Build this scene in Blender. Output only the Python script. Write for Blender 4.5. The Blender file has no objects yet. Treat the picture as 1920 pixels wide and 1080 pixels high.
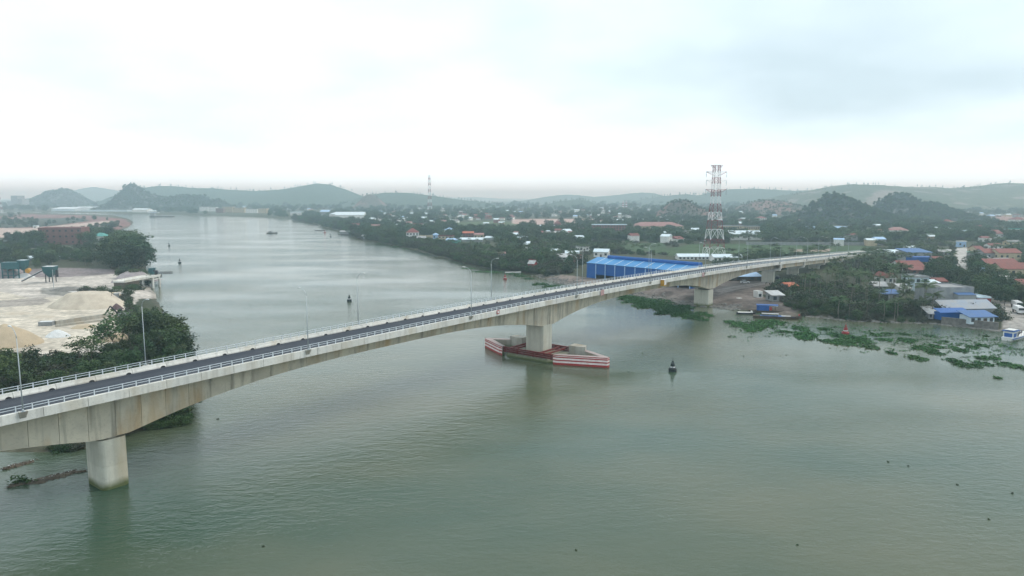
import bpy, math, random
import numpy as np
from mathutils import Vector, Matrix
R = random.Random(7)
RN = np.random.default_rng(11)
rad = math.radians
SC = bpy.context.scene
COL = SC.collection

# ------------------------------------------------------------------ camera
H, F, HY = 45.0, 1330.0, 368.0           # drone height, focal length in photo pixels, horizon row
PITCH = math.atan((540 - HY) / F)
cam_d = bpy.data.cameras.new('camera')
cam_d.sensor_width = 36.0
cam_d.lens = 36.0 * F / 1920.0
cam_d.clip_start = 0.5
cam_d.clip_end = 40000
cam = bpy.data.objects.new('camera', cam_d)
cam.location = (0, 0, H)
cam.rotation_euler = (math.pi / 2 - PITCH, 0, 0)
COL.objects.link(cam)
SC.camera = cam

# ------------------------------------------------------------------ world, sun, exposure
SUN_EL, SUN_AZ = 52.0, 70.0              # azimuth clockwise from +Y
W = bpy.data.worlds.new('World')
SC.world = W
W.use_nodes = True
nt = W.node_tree
for n_ in list(nt.nodes):
    nt.nodes.remove(n_)
def wn(t, **k):
    n_ = nt.nodes.new(t)
    for a, b in k.items():
        setattr(n_, a, b)
    return n_
wo = wn('ShaderNodeOutputWorld')
bg1 = wn('ShaderNodeBackground'); bg1.inputs[1].default_value = 0.09
bg2 = wn('ShaderNodeBackground'); bg2.inputs[1].default_value = 1.55
sky = wn('ShaderNodeTexSky', sky_type='NISHITA')
sky.sun_disc = False
sky.sun_elevation = rad(SUN_EL)
sky.sun_rotation = rad(SUN_AZ)
sky.air_density = 1.0
sky.dust_density = 0.8
nt.links.new(sky.outputs[0], bg1.inputs[0])
tc = wn('ShaderNodeTexCoord')
sep = wn('ShaderNodeSeparateXYZ')
nt.links.new(tc.outputs['Generated'], sep.inputs[0])
mx = wn('ShaderNodeMath', operation='MAXIMUM'); mx.inputs[1].default_value = 0.0
nt.links.new(sep.outputs[2], mx.inputs[0])
ad = wn('ShaderNodeMath', operation='ADD'); ad.inputs[1].default_value = 0.22
nt.links.new(mx.outputs[0], ad.inputs[0])
dx = wn('ShaderNodeMath', operation='DIVIDE'); dy = wn('ShaderNodeMath', operation='DIVIDE')
nt.links.new(sep.outputs[0], dx.inputs[0]); nt.links.new(ad.outputs[0], dx.inputs[1])
nt.links.new(sep.outputs[1], dy.inputs[0]); nt.links.new(ad.outputs[0], dy.inputs[1])
cb = wn('ShaderNodeCombineXYZ'); cb.inputs[2].default_value = 16.96
nt.links.new(dx.outputs[0], cb.inputs[0]); nt.links.new(dy.outputs[0], cb.inputs[1])
cn = wn('ShaderNodeTexNoise'); cn.inputs['Scale'].default_value = 0.62; cn.inputs['Detail'].default_value = 5.0
cn.inputs['Roughness'].default_value = 0.45
cva = wn('ShaderNodeVectorMath', operation='ADD'); cva.inputs[1].default_value = (-0.5, 0.4, 0)
nt.links.new(cb.outputs[0], cva.inputs[0]); nt.links.new(cva.outputs[0], cn.inputs['Vector'])
cr = wn('ShaderNodeValToRGB')
cr.color_ramp.elements[0].position = 0.31; cr.color_ramp.elements[0].color = (0.39, 0.48, 0.525, 1)
cr.color_ramp.elements[1].position = 0.67; cr.color_ramp.elements[1].color = (0.665, 0.765, 0.825, 1)
e_ = cr.color_ramp.elements.new(0.49); e_.color = (0.585, 0.68, 0.73, 1)
nt.links.new(cn.outputs[0], cr.inputs[0])
hzr = wn('ShaderNodeMapRange', interpolation_type='SMOOTHSTEP'); hzr.inputs[1].default_value = 0.0; hzr.inputs[2].default_value = 0.10; hzr.inputs[3].default_value = 0.9; hzr.inputs[4].default_value = 0.0
nt.links.new(mx.outputs[0], hzr.inputs[0])
hmx = wn('ShaderNodeMix', data_type='RGBA'); hmx.inputs[7].default_value = (0.82, 0.96, 1.05, 1)      # luminous low overcast all round
nt.links.new(hzr.outputs[0], hmx.inputs[0]); nt.links.new(cr.outputs[0], hmx.inputs[6])
nt.links.new(hmx.outputs[2], bg2.inputs[0])
ms = wn('ShaderNodeMixShader'); ms.inputs[0].default_value = 0.93     # cloud cover
nt.links.new(bg1.outputs[0], ms.inputs[1]); nt.links.new(bg2.outputs[0], ms.inputs[2])
nt.links.new(ms.outputs[0], wo.inputs[0])

sun_d = bpy.data.lights.new('sun', 'SUN')
sun_d.energy = 1.5
sun_d.angle = rad(25)
sun_d.color = (1.0, 0.91, 0.78)
sun = bpy.data.objects.new('sun', sun_d)
sv = Vector((math.sin(rad(SUN_AZ)) * math.cos(rad(SUN_EL)), math.cos(rad(SUN_AZ)) * math.cos(rad(SUN_EL)), math.sin(rad(SUN_EL))))
sun.rotation_euler = (-sv).to_track_quat('-Z', 'Y').to_euler()
COL.objects.link(sun)
SC.view_settings.view_transform = 'Standard'
SC.view_settings.look = 'None'
SC.view_settings.exposure = 0.25
SC.view_settings.gamma = 1.0
SC.render.engine = 'CYCLES'
SC.cycles.max_bounces = 6
SC.cycles.volume_bounces = 3
SC.cycles.transparent_max_bounces = 6
SC.cycles.use_denoising = True

# ------------------------------------------------------------------ helpers
CP, SP = math.cos(PITCH), math.sin(PITCH)
def at(px, py, z=0.0):
    """ground point seen at a photo pixel, on the level z"""
    u = (px - 960) / F; v = (py - 540) / F
    dz = -SP - v * CP
    t = (z - H) / dz
    return Vector((u * t, (CP - v * SP) * t, z))
def proj(x, y, z):
    zz = z - H
    d = y * CP - zz * SP
    return 960 + F * x / d, 540 - F * (y * SP + zz * CP) / d
def ray_at(px, py, Y):
    """point on the pixel's sight line at distance Y ahead"""
    u = (px - 960) / F; v = (py - 540) / F
    d = Vector((u, CP - v * SP, -SP - v * CP)); t = Y / d.y
    return Vector((0, 0, H)) + d * t

class MB:
    def __init__(s): s.v = []; s.f = []
    def add(s, v, f):
        o = len(s.v); s.v += [tuple(p) for p in v]; s.f += [tuple(i + o for i in q) for q in f]
        return s
    def box(s, c, d, rz=0.0, tilt=None):
        hx, hy, hz = d[0] / 2, d[1] / 2, d[2] / 2
        m = Matrix.Rotation(rz, 3, 'Z')
        if tilt: m = m @ Matrix.Rotation(tilt[1], 3, tilt[0])
        vs = [Vector(c) + m @ Vector((x, y, z)) for z in (-hz, hz) for x, y in ((-hx, -hy), (hx, -hy), (hx, hy), (-hx, hy))]
        return s.add(vs, [(3, 2, 1, 0), (4, 5, 6, 7), (0, 1, 5, 4), (1, 2, 6, 5), (2, 3, 7, 6), (3, 0, 4, 7)])
    def bar(s, a, b, w, h=None):
        a = Vector(a); b = Vector(b); h = h or w
        d = (b - a).normalized()
        up = Vector((0, 0, 1)) if abs(d.z) < 0.95 else Vector((1, 0, 0))
        x = d.cross(up).normalized(); y = x.cross(d)
        vs = [p + x * sx * w / 2 + y * sy * h / 2 for p in (a, b) for sx, sy in ((-1, -1), (1, -1), (1, 1), (-1, 1))]
        return s.add(vs, [(0, 1, 2, 3), (7, 6, 5, 4), (0, 4, 5, 1), (1, 5, 6, 2), (2, 6, 7, 3), (3, 7, 4, 0)])
    def tube(s, pts, rs, n=8, cap=True):
        pts = [Vector(p) for p in pts]
        if not hasattr(rs, '__len__'): rs = [rs] * len(pts)
        vs = []; fs = []
        for i, p in enumerate(pts):
            d = (pts[min(i + 1, len(pts) - 1)] - pts[max(i - 1, 0)]).normalized()
            up = Vector((0, 0, 1)) if abs(d.z) < 0.95 else Vector((1, 0, 0))
            x = d.cross(up).normalized(); y = x.cross(d)
            vs += [p + (x * math.cos(2 * math.pi * k / n) + y * math.sin(2 * math.pi * k / n)) * rs[i] for k in range(n)]
        for i in range(len(pts) - 1):
            fs += [(i * n + k, i * n + (k + 1) % n, (i + 1) * n + (k + 1) % n, (i + 1) * n + k) for k in range(n)]
        if cap:
            fs += [tuple(range(n))[::-1], tuple((len(pts) - 1) * n + k for k in range(n))]
        return s.add(vs, fs)
    def prism(s, poly, z0, z1, zf=None):
        n = len(poly)
        vs = [(x, y, z0) for x, y in poly] + [(x, y, z1) for x, y in poly]
        fs = [tuple(range(n))[::-1], tuple(range(n, 2 * n))] + [(i, (i + 1) % n, n + (i + 1) % n, n + i) for i in range(n)]
        return s.add(vs, fs)
    def sweep(s, secs, close=True):
        """secs: list of cross sections (same length) joined along"""
        n = len(secs[0]); vs = [p for q in secs for p in q]; fs = []
        for i in range(len(secs) - 1):
            for k in range(n if close else n - 1):
                fs.append((i * n + k, i * n + (k + 1) % n, (i + 1) * n + (k + 1) % n, (i + 1) * n + k))
        if close:
            fs += [tuple(range(n))[::-1], tuple((len(secs) - 1) * n + k for k in range(n))]
        return s.add(vs, fs)
    def mesh(s, name, mat=None, smooth=False):
        me = bpy.data.meshes.new(name); me.from_pydata(s.v, [], s.f); me.update()
        if mat: me.materials.append(mat)
        if smooth:
            me.polygons.foreach_set('use_smooth', [True] * len(me.polygons))
        return me
    def build(s, name, mat, parent=None, smooth=False):
        return obj(name, s.mesh(name, mat, smooth), parent)
def obj(name, me, parent=None, loc=None, rz=None):
    o = bpy.data.objects.new(name, me); COL.objects.link(o)
    if parent: o.parent = parent
    if loc is not None: o.location = loc
    if rz is not None: o.rotation_euler = (0, 0, rz)
    return o
def tag(o, label=None, cat=None, group=None, kind=None):
    if label: o['label'] = label
    if cat: o['category'] = cat
    if group: o['group'] = group
    if kind: o['kind'] = kind
    return o
def empty(name, loc, rz=0.0, label=None, cat=None, group=None):
    o = bpy.data.objects.new(name, None); COL.objects.link(o)
    o.location = loc; o.rotation_euler = (0, 0, rz)
    o.empty_display_size = 0.5
    return tag(o, label, cat, group)
def np_mesh(name, v, f, mat, smooth=False):
    """v (n,3), f (m,4) arrays"""
    me = bpy.data.meshes.new(name)
    k = f.shape[1]
    me.vertices.add(len(v)); me.vertices.foreach_set('co', np.ascontiguousarray(v, dtype=np.float32).ravel())
    me.loops.add(f.size); me.loops.foreach_set('vertex_index', np.ascontiguousarray(f, dtype=np.int32).ravel())
    me.polygons.add(len(f)); me.polygons.foreach_set('loop_start', np.arange(0, f.size, k, dtype=np.int32))
    me.polygons.foreach_set('loop_total', np.full(len(f), k, dtype=np.int32))
    if smooth: me.polygons.foreach_set('use_smooth', np.ones(len(f), dtype=bool))
    me.update(calc_edges=True)
    if mat: me.materials.append(mat)
    return me

# ------------------------------------------------------------------ materials
def pmat(name, c1, c2=None, scale=1.0, rough=0.8, bump=0.0, bscale=None, detail=4.0, rnd=0.0, metal=0.0, coords='Object', stretch=None, spec=0.3, ramp=(0.35, 0.65), rndhue=0.0):
    m = bpy.data.materials.new(name); m.use_nodes = True
    t = m.node_tree; b = t.nodes['Principled BSDF']
    b.inputs['Roughness'].default_value = rough; b.inputs['Metallic'].default_value = metal
    b.inputs['Specular IOR Level'].default_value = spec
    c2 = c2 or tuple(x * 0.75 for x in c1)
    tcn = t.nodes.new('ShaderNodeTexCoord'); mp = t.nodes.new('ShaderNodeMapping')
    if stretch: mp.inputs['Scale'].default_value = stretch
    if coords == 'Position':
        g = t.nodes.new('ShaderNodeNewGeometry'); t.links.new(g.outputs['Position'], mp.inputs[0])
    else:
        t.links.new(tcn.outputs[coords], mp.inputs[0])
    nz = t.nodes.new('ShaderNodeTexNoise'); nz.inputs['Scale'].default_value = scale; nz.inputs['Detail'].default_value = detail
    nz.inputs['Roughness'].default_value = 0.6
    t.links.new(mp.outputs[0], nz.inputs['Vector'])
    rp = t.nodes.new('ShaderNodeValToRGB')
    rp.color_ramp.elements[0].position = ramp[0]; rp.color_ramp.elements[0].color = (*c1, 1)
    rp.color_ramp.elements[1].position = ramp[1]; rp.color_ramp.elements[1].color = (*c2, 1)
    t.links.new(nz.outputs[0], rp.inputs[0])
    out = rp.outputs[0]
    if rnd or rndhue:
        oi = t.nodes.new('ShaderNodeObjectInfo'); hs = t.nodes.new('ShaderNodeHueSaturation')
        mr = t.nodes.new('ShaderNodeMapRange'); mr.inputs[3].default_value = 1 - rnd; mr.inputs[4].default_value = 1 + rnd
        t.links.new(oi.outputs['Random'], mr.inputs[0]); t.links.new(mr.outputs[0], hs.inputs['Value'])
        if rndhue:
            ml = t.nodes.new('ShaderNodeMath'); ml.operation = 'MULTIPLY'; ml.inputs[1].default_value = 7.31
            fr = t.nodes.new('ShaderNodeMath'); fr.operation = 'FRACT'
            mr2 = t.nodes.new('ShaderNodeMapRange'); mr2.inputs[3].default_value = 0.5 - rndhue; mr2.inputs[4].default_value = 0.5 + rndhue
            t.links.new(oi.outputs['Random'], ml.inputs[0]); t.links.new(ml.outputs[0], fr.inputs[0]); t.links.new(fr.outputs[0], mr2.inputs[0])
            t.links.new(mr2.outputs[0], hs.inputs['Hue'])
        t.links.new(out, hs.inputs['Color']); out = hs.outputs[0]
    t.links.new(out, b.inputs['Base Color'])
    if bump:
        n2 = t.nodes.new('ShaderNodeTexNoise'); n2.inputs['Scale'].default_value = bscale or scale * 6; n2.inputs['Detail'].default_value = 5
        t.links.new(mp.outputs[0], n2.inputs['Vector'])
        bp = t.nodes.new('ShaderNodeBump'); bp.inputs['Strength'].default_value = bump; bp.inputs['Distance'].default_value = 0.1
        t.links.new(n2.outputs[0], bp.inputs['Height']); t.links.new(bp.outputs[0], b.inputs['Normal'])
    m['out_'] = 0
    return m

def concrete(name, base, dark, warm, algae=False, rnd=0.08, drip=0.62):
    """weathered concrete: blotches, vertical drip streaks, ochre stains, algae band at the waterline"""
    m = bpy.data.materials.new(name); m.use_nodes = True
    t = m.node_tree; b = t.nodes['Principled BSDF']; L = t.links.new
    b.inputs['Roughness'].default_value = 0.85; b.inputs['Specular IOR Level'].default_value = 0.25
    tcn = t.nodes.new('ShaderNodeTexCoord')
    def noise(sc, st=(1, 1, 1), det=4):
        mp = t.nodes.new('ShaderNodeMapping'); mp.inputs['Scale'].default_value = st
        L(tcn.outputs['Object'], mp.inputs[0])
        nz = t.nodes.new('ShaderNodeTexNoise'); nz.inputs['Scale'].default_value = sc; nz.inputs['Detail'].default_value = det
        L(mp.outputs[0], nz.inputs['Vector']); return nz.outputs[0]
    def ramp(src, a, bb):
        r = t.nodes.new('ShaderNodeMapRange'); r.inputs[1].default_value = a; r.inputs[2].default_value = bb
        L(src, r.inputs[0]); return r.outputs[0]
    def mix(f, c1, c2):
        x = t.nodes.new('ShaderNodeMix'); x.data_type = 'RGBA'
        L(f, x.inputs[0])
        for i, c in ((6, c1), (7, c2)):
            if isinstance(c, tuple): x.inputs[i].default_value = (*c, 1)
            else: L(c, x.inputs[i])
        return x.outputs[2]
    def scale_(src, k):
        q = t.nodes.new('ShaderNodeMath'); q.operation = 'MULTIPLY'; q.inputs[1].default_value = k; L(src, q.inputs[0]); return q.outputs[0]
    col = mix(ramp(noise(0.35), 0.35, 0.7), base, dark)
    if drip:
        col = mix(scale_(ramp(noise(1.1, (1, 1, 0.06), 6), 0.5, 0.72), drip), col, tuple(x * 0.42 for x in dark))
    col = mix(scale_(ramp(noise(0.22, (1, 1, 0.25), 5), 0.52, 0.68), 0.75), col, warm)
    col = mix(scale_(ramp(noise(3.0, (1, 1, 1), 6), 0.55, 0.8), 0.4), col, tuple(x * 0.5 for x in dark))
    oi = t.nodes.new('ShaderNodeObjectInfo'); hs = t.nodes.new('ShaderNodeHueSaturation')
    mr = t.nodes.new('ShaderNodeMapRange'); mr.inputs[3].default_value = 1 - rnd; mr.inputs[4].default_value = 1 + rnd
    L(oi.outputs['Random'], mr.inputs[0]); L(mr.outputs[0], hs.inputs['Value']); L(col, hs.inputs['Color']); col = hs.outputs[0]
    if algae:
        g = t.nodes.new('ShaderNodeNewGeometry'); sp = t.nodes.new('ShaderNodeSeparateXYZ'); L(g.outputs['Position'], sp.inputs[0])
        ad2 = t.nodes.new('ShaderNodeMath'); ad2.operation = 'ADD'
        L(sp.outputs[2], ad2.inputs[0]); L(scale_(noise(0.9, (1, 1, 0.5)), -0.9), ad2.inputs[1])
        r = t.nodes.new('ShaderNodeMapRange'); r.inputs[1].default_value = 1.0; r.inputs[2].default_value = -0.1
        L(ad2.outputs[0], r.inputs[0])
        col = mix(r.outputs[0], col, (0.10, 0.12, 0.05))
    L(col, b.inputs['Base Color'])
    bp = t.nodes.new('ShaderNodeBump'); bp.inputs['Strength'].default_value = 0.25; bp.inputs['Distance'].default_value = 0.05
    L(noise(4.0, (1, 1, 1), 6), bp.inputs['Height']); L(bp.outputs[0], b.inputs['Normal'])
    return m

MT = {}
MT['parapet'] = concrete('parapet_concrete', (0.66, 0.65, 0.61), (0.57, 0.565, 0.53), (0.50, 0.46, 0.38), rnd=0.06, drip=0.45)
MT['girder'] = concrete('girder_concrete', (0.58, 0.53, 0.42), (0.46, 0.42, 0.34), (0.40, 0.26, 0.12), rnd=0.09, drip=0.75)
MT['pier'] = concrete('pier_concrete', (0.56, 0.55, 0.47), (0.48, 0.47, 0.40), (0.42, 0.36, 0.25), algae=True, rnd=0.05, drip=0.28)
MT['oldconc'] = concrete('fender_concrete', (0.44, 0.42, 0.37), (0.34, 0.32, 0.28), (0.32, 0.27, 0.2), algae=True, drip=0.4)
MT['asphalt'] = pmat('asphalt', (0.020, 0.026, 0.040), (0.042, 0.047, 0.060), scale=0.35, rough=0.75, bump=0.1, bscale=9, coords='Object', stretch=(0.25, 1.6, 1), detail=6)
MT['rail'] = pmat('white_rail_paint', (0.66, 0.72, 0.76), (0.54, 0.60, 0.64), scale=1.5, rough=0.45)
MT['post'] = pmat('post_paint', (0.66, 0.70, 0.73), (0.54, 0.58, 0.61), scale=3, rough=0.5)
MT['galv'] = pmat('galvanised_steel', (0.42, 0.46, 0.48), (0.34, 0.38, 0.40), scale=2, rough=0.45, metal=0.3)
MT['lampw'] = pmat('lamp_white', (0.7, 0.72, 0.72), rough=0.4)
MT['dark'] = pmat('dark_steel', (0.02, 0.022, 0.026), (0.035, 0.035, 0.04), scale=3, rough=0.6)
MT['red'] = pmat('fender_red', (0.38, 0.025, 0.03), (0.30, 0.05, 0.045), scale=1.2, rough=0.6)
MT['white'] = pmat('fender_white', (0.80, 0.72, 0.70), (0.66, 0.54, 0.52), scale=0.9, rough=0.6)
MT['coping'] = pmat('stained_coping', (0.40, 0.32, 0.31), (0.30, 0.26, 0.25), scale=0.8, rough=0.85)
MT['redsteel'] = pmat('red_oxide_steel', (0.19, 0.028, 0.028), (0.13, 0.028, 0.026), scale=1.5, rough=0.6)
MT['yellow'] = pmat('sign_yellow', (0.55, 0.30, 0.03), (0.42, 0.20, 0.03), scale=2, rough=0.5)
MT['signred'] = pmat('sign_red', (0.40, 0.05, 0.05), rough=0.5)
MT['signwhite'] = pmat('sign_white', (0.75, 0.73, 0.72), (0.62, 0.58, 0.56), rough=0.5)
MT['twhite'] = pmat('tower_white', (0.82, 0.82, 0.82), (0.7, 0.7, 0.7), rough=0.5)
MT['tred'] = pmat('tower_red', (0.24, 0.025, 0.035), (0.19, 0.03, 0.04), rough=0.55)
MT['blue'] = pmat('blue_sheet_wall', (0.0, 0.090, 0.34), (0.0, 0.075, 0.28), scale=0.12, rough=0.45, stretch=(1, 1, 0.2))
MT['blueroof'] = pmat('blue_roof_sheet', (0.05, 0.25, 0.52), (0.04, 0.20, 0.45), scale=0.1, rough=0.4)
MT['bluedk'] = pmat('deep_blue_roof', (0.03, 0.11, 0.30), (0.05, 0.12, 0.26), scale=0.4, rough=0.5)
MT['bluerib'] = pmat('pale_blue_sheet', (0.35, 0.52, 0.75), rough=0.4)
MT['skylight'] = pmat('pale_sheet', (0.62, 0.70, 0.74), (0.5, 0.6, 0.66), scale=0.4, rough=0.4)
MT['tin'] = pmat('weathered_tin', (0.42, 0.44, 0.45), (0.28, 0.27, 0.27), scale=0.5, rough=0.5, rnd=0.2)
MT['whitewall'] = pmat('white_wall', (0.72, 0.72, 0.70), (0.58, 0.58, 0.55), scale=0.5, rough=0.8, rnd=0.12)
MT['creamwall'] = pmat('cream_wall', (0.50, 0.42, 0.29), (0.40, 0.33, 0.22), scale=0.5, rough=0.8, rnd=0.08)
MT['pinkwall'] = pmat('terracotta_wall', (0.23, 0.115, 0.10), (0.17, 0.09, 0.08), scale=0.4, rough=0.8)
MT['greywall'] = pmat('grey_render_wall', (0.30, 0.31, 0.31), (0.22, 0.23, 0.235), scale=0.4, rough=0.9, rnd=0.12)
MT['redroof'] = pmat('red_tile_roof', (0.20, 0.060, 0.052), (0.14, 0.052, 0.045), scale=0.6, rough=0.75, rnd=0.15)
MT['paleroof'] = pmat('pale_red_roof', (0.30, 0.155, 0.145), (0.24, 0.13, 0.12), scale=0.3, rough=0.75)
MT['greenroof'] = pmat('teal_roof', (0.08, 0.32, 0.28), (0.06, 0.25, 0.22), scale=0.5, rough=0.5)
MT['fibre'] = pmat('fibre_cement_roof', (0.30, 0.30, 0.30), (0.20, 0.20, 0.21), scale=0.4, rough=0.85, rnd=0.15)
MT['orange'] = pmat('orange_tarp', (0.42, 0.11, 0.05), (0.32, 0.08, 0.04), scale=0.8, rough=0.6)
MT['slateblue'] = pmat('faded_blue_tin', (0.16, 0.22, 0.30), (0.22, 0.24, 0.26), scale=0.25, rough=0.5)
MT['glass'] = pmat('window_glass', (0.03, 0.04, 0.05), (0.05, 0.06, 0.07), rough=0.15, spec=0.5)
MT['redwall'] = pmat('red_wall', (0.30, 0.04, 0.04), (0.24, 0.035, 0.035), scale=0.5, rough=0.7)
MT['greenm'] = pmat('green_machine', (0.02, 0.10, 0.11), (0.02, 0.075, 0.085), scale=1, rough=0.5)
MT['sand'] = pmat('sand', (0.54, 0.48, 0.39), (0.43, 0.37, 0.30), scale=0.35, rough=0.95, bump=0.5, bscale=2.0, detail=8)
MT['sand2'] = pmat('ochre_sand', (0.46, 0.37, 0.26), (0.38, 0.31, 0.22), scale=0.3, rough=0.95, bump=0.5, bscale=2.0, detail=8)
MT['gravel'] = pmat('grey_gravel', (0.32, 0.29, 0.29), (0.24, 0.21, 0.22), scale=0.5, rough=0.95, bump=0.6, bscale=3)
MT['chalk'] = pmat('white_powder', (0.66, 0.68, 0.68), (0.54, 0.55, 0.55), scale=0.5, rough=0.95, bump=0.3)
MT['purple'] = pmat('dark_ore', (0.12, 0.08, 0.085), (0.09, 0.06, 0.065), scale=0.8, rough=0.95, bump=0.5)
MT['silt'] = pmat('drift_silt', (0.13, 0.105, 0.075), (0.06, 0.05, 0.04), scale=2.5, rough=0.95, bump=0.8, bscale=6)
MT['rock'] = pmat('riprap_rock', (0.11, 0.105, 0.10), (0.20, 0.19, 0.175), scale=0.8, rough=0.95, bump=0.5, bscale=3)
MT['bark'] = pmat('bark', (0.10, 0.085, 0.065), (0.16, 0.14, 0.115), scale=2.5, rough=0.95)
MT['palmbark'] = pmat('palm_bark', (0.22, 0.20, 0.17), (0.15, 0.14, 0.12), scale=3, rough=0.95, stretch=(1, 1, 4))
MT['wood'] = pmat('old_wood', (0.06, 0.045, 0.035), (0.10, 0.08, 0.06), scale=2, rough=0.9)
MT['hullblue'] = pmat('hull_blue', (0.02, 0.10, 0.36), (0.015, 0.08, 0.28), scale=1.2, rough=0.45)
MT['hullwhite'] = pmat('hull_white', (0.72, 0.72, 0.70), (0.6, 0.6, 0.58), scale=1.2, rough=0.45)
MT['cloth1'] = pmat('cloth_dark', (0.03, 0.035, 0.05), rough=0.9)
MT['cloth2'] = pmat('cloth_red', (0.35, 0.06, 0.08), rough=0.9)
MT['skin'] = pmat('skin', (0.40, 0.24, 0.17), rough=0.7)
MT['carw'] = pmat('car_white', (0.75, 0.75, 0.75), (0.7, 0.7, 0.7), rough=0.25, spec=0.5)
MT['card'] = pmat('car_dark', (0.02, 0.025, 0.05), (0.02, 0.02, 0.04), rough=0.25, spec=0.5)
MT['drum'] = pmat('buoy_dark', (0.012, 0.02, 0.022), (0.02, 0.03, 0.03), scale=2, rough=0.6)
MT['buoyred'] = pmat('buoy_red', (0.30, 0.03, 0.035), (0.22, 0.03, 0.03), scale=2, rough=0.6)

def leafmat(name, c1, c2, rnd=0.3, hue=0.03):
    m = pmat(name, c1, c2, scale=0.45, rough=0.7, rnd=rnd, rndhue=hue, spec=0.2, detail=3)
    return m
MT['leaf'] = leafmat('leaf_dark', (0.024, 0.050, 0.024), (0.058, 0.092, 0.038), rnd=0.4, hue=0.045)
MT['leaf2'] = leafmat('leaf_mid', (0.038, 0.070, 0.026), (0.070, 0.115, 0.042))
MT['leafdry'] = leafmat('leaf_grey', (0.045, 0.054, 0.038), (0.078, 0.084, 0.058))
MT['palm'] = leafmat('palm_leaf', (0.032, 0.062, 0.024), (0.064, 0.100, 0.040))
MT['hya'] = leafmat('hyacinth_leaf', (0.018, 0.070, 0.016), (0.035, 0.110, 0.028), rnd=0.2, hue=0.01)
MT['farleaf'] = leafmat('far_leaf', (0.036, 0.060, 0.032), (0.066, 0.092, 0.046), rnd=0.35)

# ------------------------------------------------------------------ river and ground
def P2(lst, z=0.0):
    return np.array([at(x, y, z)[:2] for x, y in lst])
LEFT = [(-700, 845), (-200, 846), (0, 848), (80, 849), (160, 842), (250, 812), (300, 798), (345, 792), (352, 770), (356, 700), (352, 662), (342, 640),
        (322, 610), (305, 585), (296, 563), (290, 548), (283, 536), (272, 520), (266, 510), (272, 503), (276, 494), (272, 486), (250, 470), (222, 452),
        (207, 442), (216, 436), (240, 427), (251, 417), (243, 411), (226, 407), (212, 403.5), (160, 402.8), (100, 401.2), (52, 400), (0, 400.5), (-400, 401)]
RIGHT = [(-400, 396), (40, 397), (120, 398.2), (200, 400), (260, 401.5), (330, 403), (420, 405.5), (500, 408.5), (541, 411), (556, 414), (575, 417), (602, 421.5), (606, 426),
         (640, 434), (668, 447), (690, 451), (730, 459), (770, 466.5), (823, 482), (850, 488), (877, 496), (910, 504), (938, 507), (963, 510), (991, 513),
         (1012, 516), (1022, 521), (1045, 528), (1078, 535), (1130, 544), (1184, 551), (1240, 559), (1262, 568), (1309, 571), (1347, 575), (1384, 580), (1416, 584),
         (1473, 592), (1513, 591), (1553, 596), (1607, 601), (1655, 603), (1757, 606), (1786, 610), (1856, 617), (1877, 620), (1925, 626), (2050, 632), (2600, 645)]
LP = P2(LEFT); RP = P2(RIGHT)
LPOLY = np.vstack([LP, [[-15000, LP[-1][1]], [-15000, -200], [-400, LP[0][1] - 3]]])
RPOLY = np.vstack([RP, [[15000, RP[-1][1]], [15000, 15500], [-15000, 15500], [-15000, RP[0][1]]]])
def inpoly(X, Y, poly):
    c = np.zeros(X.shape, bool); j = len(poly) - 1
    for i in range(len(poly)):
        xi, yi = poly[i]; xj, yj = poly[j]
        if yi != yj:
            c ^= ((yi > Y) != (yj > Y)) & (X < (xj - xi) * (Y - yi) / (yj - yi) + xi)
        j = i
    return c
def segdist(X, Y, line):
    d = np.full(X.shape, 1e9)
    for (x0, y0), (x1, y1) in zip(line[:-1], line[1:]):
        ex, ey = x1 - x0, y1 - y0; L2 = ex * ex + ey * ey + 1e-9
        t = np.clip(((X - x0) * ex + (Y - y0) * ey) / L2, 0, 1)
        d = np.minimum(d, (X - x0 - t * ex) ** 2 + (Y - y0 - t * ey) ** 2)
    return np.sqrt(d)
def vnoise(X, Y, s, seed=0):
    """cheap smooth value noise"""
    X = X / s; Y = Y / s
    xi = np.floor(X).astype(np.int64); yi = np.floor(Y).astype(np.int64)
    fx = X - xi; fy = Y - yi; fx = fx * fx * (3 - 2 * fx); fy = fy * fy * (3 - 2 * fy)
    def h(a, b):
        n = (a * 374761393 + b * 668265263 + seed * 982451653) & 0x7fffffff
        n = ((n ^ (n >> 13)) * 1274126177) & 0x7fffffff
        return ((n ^ (n >> 16)) & 0xffff) / 65535.0
    return (h(xi, yi) * (1 - fx) + h(xi + 1, yi) * fx) * (1 - fy) + (h(xi, yi + 1) * (1 - fx) + h(xi + 1, yi + 1) * fx) * fy
def fbm(X, Y, s, seed=0, o=4):
    r = 0; a = 0.5
    for k in range(o):
        r = r + a * vnoise(X, Y, s / 2 ** k, seed + k * 17); a *= 0.5
    return r
def landmask(X, Y):
    return inpoly(X, Y, LPOLY) | inpoly(X, Y, RPOLY)
def ground_z(X, Y):
    X = np.asarray(X, float); Y = np.asarray(Y, float)
    wob = (fbm(X, Y, 14, 5, 3) - 0.45) * 5.0
    ins = landmask(X, Y)
    d = np.minimum(segdist(X, Y, LP), segdist(X, Y, RP))
    sd = np.where(ins, d, -d) + wob * np.clip(Y / 500, 0.25, 1.0)
    z = np.where(sd > 0, np.minimum(sd * 0.28, 2.2) + 0.02, np.maximum(sd * 0.3, -3.0) - 0.25)
    z = z + np.where(sd > 6, (fbm(X, Y, 30, 9, 3) - 0.45) * 0.7, 0)
    return z, sd
NA, NR = 640, 430
ang = np.linspace(-rad(56), rad(56), NA)
pyr = np.concatenate([np.linspace(371.5, 400, 70)[:-1], np.linspace(400, 620, 270)[:-1], np.linspace(620, 1150, NR - 338)])
dist = np.array([at(960, p, 0).y for p in pyr])
dist = np.concatenate([[15000], dist]); NRr = len(dist)
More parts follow.
